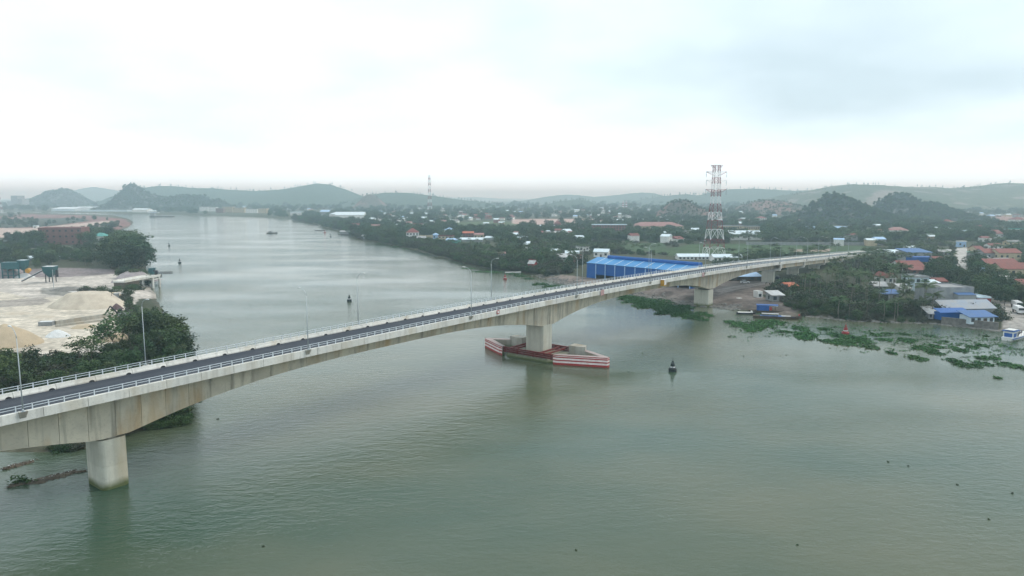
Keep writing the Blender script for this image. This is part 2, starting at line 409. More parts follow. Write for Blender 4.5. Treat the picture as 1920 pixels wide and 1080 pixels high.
A, D = np.meshgrid(ang, dist)
GX = np.clip(np.tan(A) * D, -14500, 14500); GY = D.copy()
GZ, GS = ground_z(GX, GY)
def zone(lst, z=2.0):
    return inpoly(GX, GY, P2(lst, z))
gc = np.zeros(GX.shape + (3,))
n1 = fbm(GX, GY, 40, 1); n2_ = fbm(GX, GY, 7, 3); n3 = fbm(GX * 0.25, GY, 5, 8)
gc[:] = np.array([0.060, 0.066, 0.040])
gc += (n1[..., None] - 0.45) * np.array([0.06, 0.05, 0.03])
def paint(lst, c, amp=0.12, soft=None):
    m = zone(lst)
    gc[m] = np.array(c)[None] * (1 + (n2_[m][:, None] - 0.45) * amp * 4 + (n3[m][:, None] - 0.45) * amp * 3)
# sand yard on the left bank
paint([(-300, 520), (0, 515), (60, 508), (150, 512), (230, 516), (272, 524), (292, 541), (292, 552), (262, 560), (235, 590), (225, 640), (190, 665), (120, 668), (60, 665), (0, 660), (-300, 670)], (0.44, 0.40, 0.36), 0.22)
paint([(-300, 545), (0, 548), (60, 560), (120, 556), (200, 548), (240, 560), (230, 600), (200, 650), (120, 665), (40, 662), (-300, 668)], (0.48, 0.43, 0.36), 0.16)
paint([(-300, 563), (0, 565), (80, 558), (96, 566), (78, 572), (0, 577), (-300, 582)], (0.30, 0.27, 0.24), 0.15)
paint([(-200, 508), (40, 505), (120, 502), (215, 506), (222, 514), (120, 520), (0, 522)], (0.20, 0.17, 0.17), 0.2)
paint([(75, 541), (135, 538), (185, 541), (178, 551), (120, 556), (80, 552)], (0.22, 0.21, 0.19), 0.25)
paint([(130, 547), (180, 542), (228, 538), (228, 541), (182, 546), (134, 551)], (0.55, 0.53, 0.5), 0.06)
paint([(-300, 411), (0, 406), (40, 402), (160, 404), (235, 411), (245, 420), (215, 432), (150, 426), (-300, 440)], (0.19, 0.10, 0.09), 0.25)
paint([(-300, 430), (0, 428), (60, 428), (130, 421), (190, 415), (215, 414), (205, 422), (150, 428), (100, 440), (0, 446), (-300, 448)], (0.42, 0.33, 0.29), 0.15)
paint([(-100, 412), (60, 410), (150, 408), (170, 414), (100, 424), (40, 427), (-100, 428)], (0.05, 0.06, 0.045), 0.2)
# right side: fields, bare lots, roads
paint([(1165, 459), (1205, 456), (1246, 456), (1252, 468), (1200, 472), (1168, 470)], (0.045, 0.075, 0.034), 0.25)
paint([(1220, 472), (1300, 458), (1410, 458), (1480, 460), (1640, 462), (1640, 478), (1500, 480), (1380, 482), (1250, 480)], (0.046, 0.080, 0.034), 0.25)
paint([(1480, 468), (1560, 467), (1555, 472), (1490, 473)], (0.24, 0.19, 0.15), 0.12)
paint([(845, 418), (930, 414), (990, 420), (1000, 428), (900, 434), (850, 430)], (0.075, 0.105, 0.050), 0.1)
paint([(900, 478), (950, 470), (1000, 480), (980, 495), (915, 490)], (0.045, 0.10, 0.035), 0.15)
paint([(958, 411.5), (1040, 410.5), (1117, 411), (1120, 418), (1050, 421), (990, 422), (958, 419)], (0.40, 0.29, 0.26), 0.1)
paint([(1790, 466), (1822, 464), (1818, 485), (1812, 500), (1792, 502), (1790, 485)], (0.40, 0.38, 0.36), 0.06)
paint([(1795, 500), (1812, 498), (1830, 535), (1870, 560), (1930, 580), (1930, 615), (1880, 618), (1878, 590), (1840, 560), (1808, 530)], (0.30, 0.28, 0.26), 0.1)
paint([(1760, 410), (1900, 404), (1930, 410), (1930, 420), (1860, 416), (1760, 417)], (0.25, 0.15, 0.13), 0.15)
paint([(1012, 514), (1060, 516), (1110, 522), (1200, 530), (1240, 545), (1140, 546), (1040, 530)], (0.20, 0.165, 0.145), 0.2)
paint([(1180, 540), (1260, 530), (1420, 515), (1450, 530), (1440, 560), (1500, 575), (1480, 592), (1380, 584), (1300, 574), (1230, 562)], (0.135, 0.115, 0.105), 0.3)
paint([(1340, 545), (1380, 537), (1440, 528), (1445, 533), (1390, 543), (1350, 552)], (0.27, 0.24, 0.22), 0.12)
mud = (GS > -2) & (GS < 2.5)
gc[mud] = gc[mud] * 0.55 + np.array([0.05, 0.045, 0.035])
gc = np.clip(gc, 0.012, 0.75)
idx = np.arange(NRr * NA).reshape(NRr, NA)
q = np.stack([idx[1:, :-1], idx[1:, 1:], idx[:-1, 1:], idx[:-1, :-1]], -1).reshape(-1, 4)
keep = (GZ.ravel()[q].max(1) > -2.2)
q = q[keep]
used = np.unique(q); remap = -np.ones(NRr * NA, np.int64); remap[used] = np.arange(len(used))
V = np.stack([GX.ravel(), GY.ravel(), GZ.ravel()], -1)[used]
gm = bpy.data.materials.new('ground_soil'); gm.use_nodes = True
t = gm.node_tree; b = t.nodes['Principled BSDF']; b.inputs['Roughness'].default_value = 0.95; b.inputs['Specular IOR Level'].default_value = 0.15
va = t.nodes.new('ShaderNodeVertexColor'); va.layer_name = 'soil'
gg = t.nodes.new('ShaderNodeNewGeometry'); gnz = t.nodes.new('ShaderNodeTexNoise'); gnz.inputs['Scale'].default_value = 0.5; gnz.inputs['Detail'].default_value = 8
t.links.new(gg.outputs['Position'], gnz.inputs['Vector'])
gmr = t.nodes.new('ShaderNodeMapRange'); gmr.inputs[1].default_value = 0.3; gmr.inputs[2].default_value = 0.7; gmr.inputs[3].default_value = 0.65; gmr.inputs[4].default_value = 1.3
t.links.new(gnz.outputs[0], gmr.inputs[0])
gmx = t.nodes.new('ShaderNodeVectorMath'); gmx.operation = 'SCALE'
t.links.new(va.outputs[0], gmx.inputs[0]); t.links.new(gmr.outputs[0], gmx.inputs['Scale']); t.links.new(gmx.outputs[0], b.inputs['Base Color'])
gbp = t.nodes.new('ShaderNodeBump'); gbp.inputs['Strength'].default_value = 0.5; gbp.inputs['Distance'].default_value = 0.3
t.links.new(gnz.outputs[0], gbp.inputs['Height']); t.links.new(gbp.outputs[0], b.inputs['Normal'])
me = np_mesh('ground', V, remap[q], gm, smooth=True)
ca = me.color_attributes.new('soil', 'FLOAT_COLOR', 'POINT')
ca.data.foreach_set('color', np.concatenate([gc.reshape(-1, 3)[used], np.ones((len(used), 1))], 1).astype(np.float32).ravel())
ground = obj('ground', me); tag(ground, kind='structure')
def gz(x, y):
    return float(ground_z(np.array([x]), np.array([y]))[0][0])
def gp(px, py):
    """point on the land surface seen at a pixel"""
    zs = np.linspace(3.4, 0.0, 18)
    ps = [at(px, py, float(z)) for z in zs]
    g_ = ground_z(np.array([p.x for p in ps]), np.array([p.y for p in ps]))[0]
    for i in range(len(zs)):
        if g_[i] >= zs[i]:
            return at(px, py, float(g_[i]) if i else float(zs[0]))
    return at(px, py, 0.1)

# river bed so that the water has something under it
MB().box((0, 6800, -6.0), (28800, 14800, 1.0)).build('river_bed', pmat('river_mud', (0.07, 0.07, 0.05), rough=0.95))['kind'] = 'structure'
wm = bpy.data.materials.new('river_water'); wm.use_nodes = True
t = wm.node_tree; b = t.nodes['Principled BSDF']; L = t.links.new
b.inputs['Roughness'].default_value = 0.05; b.inputs['IOR'].default_value = 1.38; b.inputs['Specular IOR Level'].default_value = 0.5
g = t.nodes.new('ShaderNodeNewGeometry')
def wnoise(sc, st, rot=0.0, det=3.0, ro=0.5):
    mp = t.nodes.new('ShaderNodeMapping'); mp.inputs['Scale'].default_value = st; mp.inputs['Rotation'].default_value = (0, 0, rot)
    L(g.outputs['Position'], mp.inputs[0])
    nz = t.nodes.new('ShaderNodeTexNoise'); nz.inputs['Scale'].default_value = sc; nz.inputs['Detail'].default_value = det; nz.inputs['Roughness'].default_value = ro
    L(mp.outputs[0], nz.inputs['Vector']); return nz.outputs[0]
def wmap(src, a, b_, c, d):
    r = t.nodes.new('ShaderNodeMapRange'); r.inputs[1].default_value = a; r.inputs[2].default_value = b_; r.inputs[3].default_value = c; r.inputs[4].default_value = d
    L(src, r.inputs[0]); return r.outputs[0]
mxc = t.nodes.new('ShaderNodeMix'); mxc.data_type = 'RGBA'
mxc.inputs[6].default_value = (0.034, 0.068, 0.044, 1); mxc.inputs[7].default_value = (0.098, 0.104, 0.062, 1)
L(wmap(wnoise(0.011, (1, 1.6, 1), 0.3, 4), 0.36, 0.62, 0, 1), mxc.inputs[0]); L(mxc.outputs[2], b.inputs['Base Color'])
ma = t.nodes.new('ShaderNodeMath'); ma.operation = 'ADD'
L(wmap(wnoise(0.34, (1, 2.0, 1), rad(-25), 5, 0.62), 0, 1, 0, 0.75), ma.inputs[0])
L(wmap(wnoise(1.2, (1, 1.7, 1), rad(20), 3, 0.6), 0, 1, 0, 0.25), ma.inputs[1])
bp = t.nodes.new('ShaderNodeBump'); bp.inputs['Distance'].default_value = 1.0
L(wmap(wnoise(0.012, (1, 2.2, 1), rad(15), 4), 0.36, 0.64, 0.08, 0.31), bp.inputs['Strength'])
L(ma.outputs[0], bp.inputs['Height']); L(bp.outputs[0], b.inputs['Normal'])
water = MB().add([(-14400, -400, 0), (14400, -400, 0), (14400, 14200, 0), (-14400, 14200, 0)], [(0, 1, 2, 3)]).build('river_water', wm)
tag(water, kind='structure')

# ------------------------------------------------------------------ hills
def hillmat(name, c1, c2, rock=None, rockamt=0.6, scale=0.02):
    m = bpy.data.materials.new(name); m.use_nodes = True
    t = m.node_tree; b = t.nodes['Principled BSDF']; L = t.links.new
    b.inputs['Roughness'].default_value = 1.0; b.inputs['Specular IOR Level'].default_value = 0.1
    g = t.nodes.new('ShaderNodeNewGeometry')
    nz = t.nodes.new('ShaderNodeTexNoise'); nz.inputs['Scale'].default_value = scale * 3; nz.inputs['Detail'].default_value = 8; nz.inputs['Roughness'].default_value = 0.65
    L(g.outputs['Position'], nz.inputs['Vector'])
    rp = t.nodes.new('ShaderNodeValToRGB'); rp.color_ramp.elements[0].position = 0.35; rp.color_ramp.elements[1].position = 0.65
    rp.color_ramp.elements[0].color = (*c1, 1); rp.color_ramp.elements[1].color = (*c2, 1)
    L(nz.outputs[0], rp.inputs[0]); out = rp.outputs[0]
    if rock:
        n2 = t.nodes.new('ShaderNodeTexNoise'); n2.inputs['Scale'].default_value = scale; n2.inputs['Detail'].default_value = 7
        mp = t.nodes.new('ShaderNodeMapping'); mp.inputs['Scale'].default_value = (1, 1, 0.6); L(g.outputs['Position'], mp.inputs[0]); L(mp.outputs[0], n2.inputs['Vector'])
        mr = t.nodes.new('ShaderNodeMapRange'); mr.inputs[1].default_value = 1 - rockamt; mr.inputs[2].default_value = 1 - rockamt + 0.08
        L(n2.outputs[0], mr.inputs[0])
        mx = t.nodes.new('ShaderNodeMix'); mx.data_type = 'RGBA'; L(mr.outputs[0], mx.inputs[0]); L(out, mx.inputs[6]); mx.inputs[7].default_value = (*rock, 1); out = mx.outputs[2]
    L(out, b.inputs['Base Color'])
    n3 = t.nodes.new('ShaderNodeTexNoise'); n3.inputs['Scale'].default_value = 0.12; n3.inputs['Detail'].default_value = 6
    L(g.outputs['Position'], n3.inputs['Vector'])
    bp = t.nodes.new('ShaderNodeBump'); bp.inputs['Strength'].default_value = 1.0; bp.inputs['Distance'].default_value = 6.0
    L(n3.outputs[0], bp.inputs['Height']); L(bp.outputs[0], b.inputs['Normal'])
    return m
HM = hillmat('hill_scrub', (0.034, 0.062, 0.044), (0.070, 0.100, 0.062))
HM2 = hillmat('hill_scrub_scarred', (0.050, 0.072, 0.042), (0.095, 0.110, 0.065), (0.22, 0.19, 0.17), 0.46, 0.012)
HK = hillmat('karst_forest', (0.018, 0.030, 0.024), (0.040, 0.055, 0.038), (0.15, 0.15, 0.145), 0.43, 0.03)
HR = hillmat('red_soil_hill', (0.060, 0.065, 0.050), (0.10, 0.085, 0.07), (0.20, 0.12, 0.10), 0.50, 0.012)
HILLS = []
def hill(profile, Y, mat, depth=260, rough=6.0, res=5.0, name='hill', crag=0.0, label=None, bow=0.0):
    """profile: photo points of the skyline; the crest stands Y metres ahead and slopes away both ways"""
    xs = [ray_at(x, y, Y) for x, y in profile]
    px = np.array([p.x for p in xs]); pz = np.array([p.z for p in xs])
    W_ = px[-1] - px[0]; nx = int(min(260, max(50, W_ / res))); ny = 56
    X = np.linspace(px[0], px[-1], nx); t_ = np.linspace(-1, 1, ny)
    crest = np.interp(X, px, pz)
    k = np.hanning(7); k /= k.sum(); crest = np.convolve(np.pad(crest, 3, 'edge'), k, 'valid') if crag == 0 else crest
    XX, TT = np.meshgrid(X, t_)
    YY = Y + TT * depth + bow * ((XX - px.mean()) / W_) ** 2
    nb = fbm(XX, YY, depth * 0.7, 21, 5)
    shape = np.clip(1 - np.abs(TT) ** (1.5 if crag == 0 else 1.25), 0, 1)
    gully = 1 - 0.34 * np.abs(TT) * (fbm(XX, YY * 0.5, 130, 33, 4) - 0.1)
    ZZ = crest[None] * shape * gully + (nb - 0.45) * rough * 2.2 * (np.abs(TT) ** 0.5)
    ZZ += (fbm(XX, YY, 22, 50, 3) - 0.45) * rough
    if crag:
        ZZ += (np.abs(fbm(XX, YY, 60, 77, 4) - 0.5)) * crag * shape
    ZZ = np.where(np.abs(TT) > 0.98, -3, ZZ); ZZ[:, 0] = -3; ZZ[:, -1] = -3
    ii = np.arange(nx * ny).reshape(ny, nx)
    f = np.stack([ii[:-1, :-1], ii[:-1, 1:], ii[1:, 1:], ii[1:, :-1]], -1).reshape(-1, 4)
    o = obj(name, np_mesh(name, np.stack([XX.ravel(), YY.ravel(), ZZ.ravel()], -1), f, mat, True)); tag(o, kind='structure')
    if label: o['label'] = label
    HILLS.append((px[0], px[-1], Y, depth, X, YY, ZZ))
    return o
hill([(-220, 384), (-120, 372), (0, 376), (60, 380), (130, 362), (175, 350), (215, 357), (260, 366), (330, 374), (380, 385)], 5600, HM, 700)
hill([(255, 378), (280, 350), (320, 348), (355, 352), (400, 353), (440, 356), (480, 358), (530, 355), (570, 348), (595, 343), (620, 346), (650, 356), (672, 366), (700, 377), (740, 388)], 3300, HM, 520)
hill([(640, 388), (690, 366), (720, 362), (760, 361), (800, 366), (850, 373), (900, 379), (960, 386)], 3000, HM, 420)
hill([(780, 376), (840, 371), (890, 369.5), (930, 372), (965, 376), (1000, 380)], 8200, HM, 800)
hill([(930, 382), (985, 376), (1030, 368), (1060, 365), (1085, 366), (1110, 369), (1140, 367.5), (1170, 364), (1200, 361), (1225, 362), (1245, 370), (1290, 378), (1330, 384)], 4600, HM, 600)
hill([(985, 392), (1020, 384), (1050, 377), (1085, 374), (1105, 377), (1125, 386), (1150, 393)], 2700, HM, 260)
hill([(1130, 390), (1170, 380), (1210, 374), (1250, 367), (1290, 364), (1310, 367), (1335, 361), (1370, 355), (1410, 353.5), (1450, 356), (1490, 358), (1540, 356), (1600, 360), (1700, 372), (1760, 385)], 3600, HM, 560)
hill([(1430, 388), (1480, 366), (1530, 357), (1570, 348), (1600, 345), (1640, 347), (1680, 350), (1730, 351), (1790, 353), (1830, 350), (1860, 346), (1890, 343), (1925, 345), (1990, 340), (2080, 344), (2200, 352), (2330, 376)], 2500, HM2, 620)
hill([(1370, 398), (1400, 382), (1430, 374), (1460, 376), (1490, 384), (1520, 392), (1550, 400)], 1850, HR, 200)
hill([(1205, 418), (1235, 402), (1255, 384), (1270, 376.5), (1285, 377), (1305, 385), (1325, 397), (1350, 408), (1370, 416)], 1450, HR, 190, rough=4)
hill([(655, 400), (670, 384), (682, 368), (692, 364), (706, 368), (722, 384), (745, 396)], 2500, HR, 150, rough=4)
HK_PROF = [
 ([(52, 392), (62, 380), (72, 369), (84, 363), (95, 357), (104, 359), (115, 354.5), (126, 356), (134, 361), (144, 364), (152, 372), (163, 380), (178, 388)], 2900, 170),
 ([(190, 398), (205, 386), (218, 376), (230, 367), (236, 352), (244, 346), (254, 348), (264, 354), (274, 361), (288, 365), (300, 370), (318, 371), (334, 367), (350, 366), (370, 368), (384, 368), (394, 375), (404, 378), (413, 374), (420, 384), (432, 394)], 2250, 150),
 ([(1476, 424), (1500, 410), (1518, 396), (1535, 382), (1548, 369), (1560, 362.5), (1570, 364), (1584, 372), (1600, 378), (1615, 384), (1630, 391), (1650, 402), (1672, 416), (1690, 426)], 1180, 120),
 ([(1628, 414), (1645, 398), (1655, 380), (1665, 371), (1680, 365), (1694, 366), (1706, 374), (1715, 383), (1735, 384), (1755, 385), (1772, 393), (1795, 405), (1820, 416)], 1350, 130)]
for pr, Y_, dp in HK_PROF:
    hill(pr, Y_, HK, dp, rough=5.0, res=3.0, name='karst_hill', crag=14)

# ------------------------------------------------------------------ haze
hz = MB().box((0, 7250, 66.5), (30000, 16700, 149)).build('haze', None)
hm = bpy.data.materials.new('haze_air'); hm.use_nodes = True
t = hm.node_tree; t.nodes.remove(t.nodes['Principled BSDF'])
pv = t.nodes.new('ShaderNodeVolumePrincipled'); pv.inputs['Color'].default_value = (0.68, 0.89, 1.0, 1)
pv.inputs['Density'].default_value = 3.0e-4; pv.inputs['Absorption Color'].default_value = (1, 1, 1, 1); pv.inputs['Anisotropy'].default_value = 0.7
t.links.new(pv.outputs[0], t.nodes['Material Output'].inputs['Volume'])
hz.data.materials.append(hm); tag(hz, kind='stuff')

# ------------------------------------------------------------------ bridge (local x along the deck, local y to the far side)
BP0 = Vector((-63.88, 107.5, 0)); BD = Vector((0.61434, 0.78904, 0)); BN = Vector((0.78904, -0.61434, 0))
BRZ = math.atan2(BD.y, BD.x)
def bw(s, off, z=0.0):
    return BP0 + BD * s + BN * off + Vector((0, 0, z))
S0, S1 = -62.0, 560.0
def zk(s):
    """top of the parapet"""
    return 16.75 - 8.2e-5 * (s - 90) ** 2 if s < 330 else 12.03 - 0.03936 * (s - 330)
RD = 0.78                                        # parapet height over the asphalt
PIERS = [0.0, 116.5, 234.0]
def zbot(s):
    k = min(abs(s - p) for p in PIERS)
    if s > 234: k = (s - 234) * 59 / 78.0
    u = max(0.0, min(1.0, (k - 2.6) / 55.5))
    return zk(s) - 3.7 - 4.15 * (1 - u) ** 3
bridge = empty('bridge', BP0, BRZ, 'long concrete girder bridge crossing the river from left foreground to right bank', 'bridge')
def srange(a, b, st):
    n = max(1, int(round((b - a) / st))); return [a + (b - a) * i / n for i in range(n + 1)]
ss = srange(S0, S1, 6)
mb = MB(); mb.sweep([[(s, -5.42, zk(s) - RD), (s, 5.42, zk(s) - RD), (s, 5.42, zk(s) - RD - 0.08), (s, -5.42, zk(s) - RD - 0.08)] for s in ss]); mb.build('roadway', MT['asphalt'], bridge)
mb = MB(); mb.sweep([[(s, -6.0, zk(s) - RD - 0.085), (s, 6.0, zk(s) - RD - 0.085), (s, 6.0, zk(s) - RD - 0.4), (s, 3.4, zk(s) - RD - 0.75), (s, -3.4, zk(s) - RD - 0.75), (s, -6.0, zk(s) - RD - 0.4)] for s in ss])
mb.build('deck_slab', MT['girder'], bridge)
# expansion joints across the road
for s in (314.0, 355.0, 397.0):
    MB().box((s, 0, zk(s) - RD + 0.006), (0.35, 10.7, 0.02)).build('expansion_joint', MT['dark'], bridge)
# girder segments
edges = srange(S0, 312.5, 3.9)
for a, b_ in zip(edges[:-1], edges[1:]):
    a += 0.03; b_ -= 0.03
    secs = []
    for s in (a, (a + b_) / 2, b_):
        zt = zk(s) - RD - 0.62; zb = zbot(s); wb = 3.05
        secs.append([(s, -3.35, zt), (s, 3.35, zt), (s, wb, zb), (s, -wb, zb)])
    MB().sweep(secs).build('girder_segment', MT['girder'], bridge)
# parapet panels, both sides
def panel(a, b_, side):
    secs = []
    for s in (a, (a + b_) / 2, b_):
        z = zk(s); o = side
        sec = [(s, o * 6.18, z - 0.04), (s, o * 6.10, z), (s, o * 5.72, z), (s, o * 5.62, z - 0.30), (s, o * 5.44, z - 0.60), (s, o * 5.44, z - RD - 0.05), (s, o * 6.02, z - RD - 0.05), (s, o * 6.02, z - 1.36), (s, o * 6.20, z - 1.36)]
        secs.append(sec if o < 0 else sec[::-1])
    return MB().sweep(secs)
step = 5.75
k0 = int((S0 + 10.1) / step) - 1
sp = [-10.1 + step * k for k in range(k0, 100)]
sp = [s for s in sp if S0 <= s <= S1]
for side in (-1, 1):
    for a, b_ in zip(sp[:-1], sp[1:]):
        panel(a + 0.03, b_ - 0.03, side).build('parapet_panel', MT['parapet'], bridge)
# railings
pm = MB()
pm.box((0, 0, 0.42), (0.04, 0.13, 0.84)); pm.box((0, -0.07, 0.42), (0.12, 0.02, 0.84)); pm.box((0, 0.07, 0.42), (0.12, 0.02, 0.84)); pm.box((0, 0, 0.015), (0.26, 0.26, 0.03))
PME = pm.mesh('railing_post', MT['post'])
for side in (-1, 1):
    y = side * 5.88
    def rail(z0, w, h):
        m = MB(); m.sweep([[(s, y - w / 2, zk(s) + z0 - h / 2), (s, y + w / 2, zk(s) + z0 - h / 2), (s, y + w / 2, zk(s) + z0 + h / 2), (s, y - w / 2, zk(s) + z0 + h / 2)] for s in srange(S0, 545, 6)]); return m
    rl = rail(0.80, 0.075, 0.07).build('railing', MT['rail'], bridge)
    rail(0.44, 0.07, 0.065).build('lower_rail', MT['rail'], rl)
    near = [s for s in np.arange(-31.2, 250, 1.99)]
    for s in near:
        obj('railing_post', PME, rl, (s, y, zk(s)))
    m = MB()
    for s in list(np.arange(251, 545, 1.99)):
        for c, d in (((s, y, zk(s) + 0.42), (0.16, 0.18, 0.84)),): m.box(c, (0.12, 0.12, 0.84))
    tag(m.build('railing_posts', MT['post'], rl), kind='stuff')
# scuppers at the road edge
for side in (-1, 1):
    for s in np.arange(-28, 200, 5.75):
        m = MB(); z = zk(s) - RD
        pts = [(0.42 * math.cos(a), 0.42 * math.sin(a)) for a in np.linspace(0, math.pi, 9)]
        n_ = len(pts)
        m.add([(s + p[0], side * 5.40, z + 0.02 + p[1] * 0.72) for p in pts] + [(s + p[0], side * 5.46, z + 0.02 + p[1] * 0.72) for p in pts],
              [tuple(range(n_)), tuple(range(n_, 2 * n_))[::-1]] + [(i, (i + 1) % n_, n_ + (i + 1) % n_, n_ + i) for i in range(n_)])
        m.build('drain_opening', MT['dark'], bridge)
# river piers
def rrect(hx, hy, r, n=5):
    pts = []
    for cx, cy, a0 in ((hx - r, hy - r, 0), (-hx + r, hy - r, 90), (-hx + r, -hy + r, 180), (hx - r, -hy + r, 270)):
        pts += [(cx + r * math.cos(rad(a0 + 90 * k / n)), cy + r * math.sin(rad(a0 + 90 * k / n))) for k in range(n + 1)]
    return pts
def pier(s, z0, z1, hx, hy, r, joints, bear=True):
    root = None
    lv = [z0] + joints + [z1]
    for a, b_ in zip(lv[:-1], lv[1:]):
        m = MB(); m.prism([(s + x, y) for x, y in rrect(hx, hy, r)], a + (0.03 if a > z0 else 0), b_)
        if root is None:
            root = m.build('pier', MT['pier'], bridge)
        else:
            m.build('pier_lift', MT['pier'], root)
        if b_ < z1:
            m = MB(); m.prism([(s + x, y) for x, y in rrect(hx - 0.05, hy - 0.05, r)], b_, b_ + 0.03); m.build('pour_joint', MT['oldconc'], root)
    if bear:
        for y in (-1.9, 1.9):
            MB().box((s, y, z1 + 0.18), (1.2, 1.1, 0.36)).build('bearing', MT['oldconc'], root)
    return root
pier(0.0, -4, zbot(0) - 0.35, 2.05, 3.05, 1.0, [3.7])
pier(116.5, -4, zbot(116.5) + 0.15, 2.2, 3.1, 0.35, [4.4], bear=False)
pier(233.5, -4, zbot(234) - 0.4, 2.6, 3.2, 0.5, [5.0])
# approach viaduct: wall piers with cross-head beams, long beams between them
CAPS = [314.0, 355.0, 397.0, 439.0, 481.0, 523.0]
for i, s in enumerate(CAPS):
    zt = zk(s) - RD - 0.78
    dp = 1.7 if i else 1.5
    root = pier(s, -1, zt - dp - 1.9, 1.0, 3.0, 0.25, [], bear=False)
    m = MB(); zc = zt - 1.9
    m.add([(s + sx * 0.95, y, z) for sx in (-1, 1) for y, z in ((-5.9, zc), (5.9, zc), (5.9, zc - 0.9), (3.1, zc - dp), (-3.1, zc - dp), (-5.9, zc - 0.9))],
          [(0, 1, 2, 3, 4, 5), (11, 10, 9, 8, 7, 6)] + [(k, (k + 6), (k + 1) % 6 + 6, (k + 1) % 6) for k in range(6)])
    m.build('cross_head', MT['parapet'], root)
    for y in (-6.05, 6.05):      # pale end blocks that close the beam ends at every pier
        MB().box((s, y * 0.985, zt - 0.7), (1.5, 0.5, 2.6)).build('end_block', MT['parapet'], root)
    if i < len(CAPS) - 1:
        s2 = CAPS[i + 1]
        for y in (-5.2, -2.6, 0, 2.6, 5.2):
            m = MB(); m.sweep([[(q_, y - 0.3, zk(q_) - RD - 0.7), (q_, y + 0.3, zk(q_) - RD - 0.7), (q_, y + 0.35, zk(q_) - RD - 2.5), (q_, y - 0.35, zk(q_) - RD - 2.5)] for q_ in (s + 0.25, s2 - 0.25)])
            m.build('approach_beam', MT['girder'], bridge)
# concrete corbels under the near and far lamps are part of the parapet
LAMP_N = [-12.6 + 46.3 * k for k in range(11)]; LAMP_F = [9.8 + 46.6 * k for k in range(11)]
cm_ = MB(); cm_.add([(-0.55, 0, 0.05), (0.55, 0, 0.05), (0.55, -0.45, 0.05), (-0.55, -0.45, 0.05), (-0.4, 0, -0.9), (0.4, 0, -0.9), (0.35, -0.12, -0.75), (-0.35, -0.12, -0.75)],
        [(3, 2, 1, 0), (4, 5, 6, 7), (0, 1, 5, 4), (1, 2, 6, 5), (2, 3, 7, 6), (3, 0, 4, 7)])
CME = cm_.mesh('lamp_corbel', MT['oldconc'])
for s in LAMP_N: obj('lamp_corbel', CME, bridge, (s, -6.205, zk(s)))
for s in LAMP_F:
    o = obj('lamp_corbel', CME, bridge, (s, 6.205, zk(s))); o.rotation_euler = (0, 0, math.pi)

# ------------------------------------------------------------------ street lamps
def lamp_meshes():
    p = MB(); p.tube([(0, 0, 0), (0, 0, 0.35)], [0.14, 0.11], 8); p.tube([(0, 0, 0.35), (0, 0, 4), (0, 0, 10.2)], [0.095, 0.08, 0.05], 8); p.box((0, 0, 0.02), (0.5, 0.5, 0.04))
    a = MB(); a.tube([(0, 0, 10.15), (0, 0.12, 10.6), (0, 0.6, 11.1), (0, 1.2, 11.4), (0, 1.9, 11.55)], [0.06, 0.055, 0.05, 0.045, 0.04], 7)
    h = MB(); h.sweep([[(-w, y, 11.55 + z - t_), (w, y, 11.55 + z - t_), (w * 0.8, y, 11.55 + z + t_), (-w * 0.8, y, 11.55 + z + t_)] for y, z, w, t_ in ((1.75, 0, 0.08, 0.05), (1.95, 0.01, 0.16, 0.08), (2.4, 0.04, 0.17, 0.08), (2.7, 0.06, 0.08, 0.04))])
    g = MB(); g.box((0, 2.25, 11.475), (0.22, 0.45, 0.03))
    return p.mesh('pole', MT['galv'], True), a.mesh('arm', MT['galv'], True), h.mesh('lamp_head', MT['lampw']), g.mesh('lens', MT['glass'])
LM = lamp_meshes()
ORD = ['first', 'second', 'third', 'fourth', 'fifth', 'sixth', 'seventh', 'eighth', 'ninth', 'tenth', 'eleventh', 'twelfth']
for side, lst in ((-1, LAMP_N), (1, LAMP_F)):
    for i, s in enumerate(lst):
        w_ = 'near' if side < 0 else 'far'
        o = empty('street_lamp', bw(s, -side * 6.42, zk(s) + 0.04), BRZ + (0 if side < 0 else math.pi), f'tall grey street lamp, {ORD[i]} from the left along the {w_} railing', 'street lamp', 'street lamps along the bridge')
        obj('pole', LM[0], o); obj('arm', LM[1], o)
        hd = obj('lamp_head', LM[2], o); obj('lens', LM[3], hd)

# ------------------------------------------------------------------ navigation signs hung on the near parapet
def nav_sign(s, kind, label):
    o = empty('navigation_sign', bw(s, 6.22, zk(s) - 0.7), BRZ, label, 'sign', 'navigation signs on the parapet')
    if kind == 'box':
        MB().box((0, -0.75, -0.35), (1.8, 1.4, 2.1)).build('housing', MT['yellow'], o)
        MB().box((0, -1.48, -0.2), (1.5, 0.05, 1.7)).build('face', MT['signwhite'], o)
        MB().box((0, -0.75, 0.78), (2.1, 1.7, 0.12)).build('cap', MT['signwhite'], o)
    elif kind == 'stripe':
        MB().box((0, -0.18, 0), (1.9, 0.1, 1.7)).build('face', MT['signwhite'], o)
        for x in (-0.72, 0.0, 0.72):
            MB().box((x, -0.25, 0), (0.30, 0.04, 1.7)).build('stripe', MT['signred'], o)
        MB().box((0, -0.07, 0), (1.5, 0.12, 0.2)).build('bracket', MT['dark'], o)
    else:
        MB().box((0, -0.12, 0.3), (1.0, 0.08, 0.9)).build('face', MT['signred'], o)
        MB().box((0, -0.18, 0.3), (0.6, 0.04, 0.5)).build('panel', MT['signwhite'], o)
nav_sign(140.6, 'stripe', 'small white board with red upright stripes on the parapet right of midspan')
nav_sign(181.2, 'box', 'orange box sign with a white face hung on the parapet')
nav_sign(217.0, 'stripe', 'faded red and white striped board above the pier by the bank')
nav_sign(90.2, 'small', 'small red sign on the parapet left of the fendered pier')

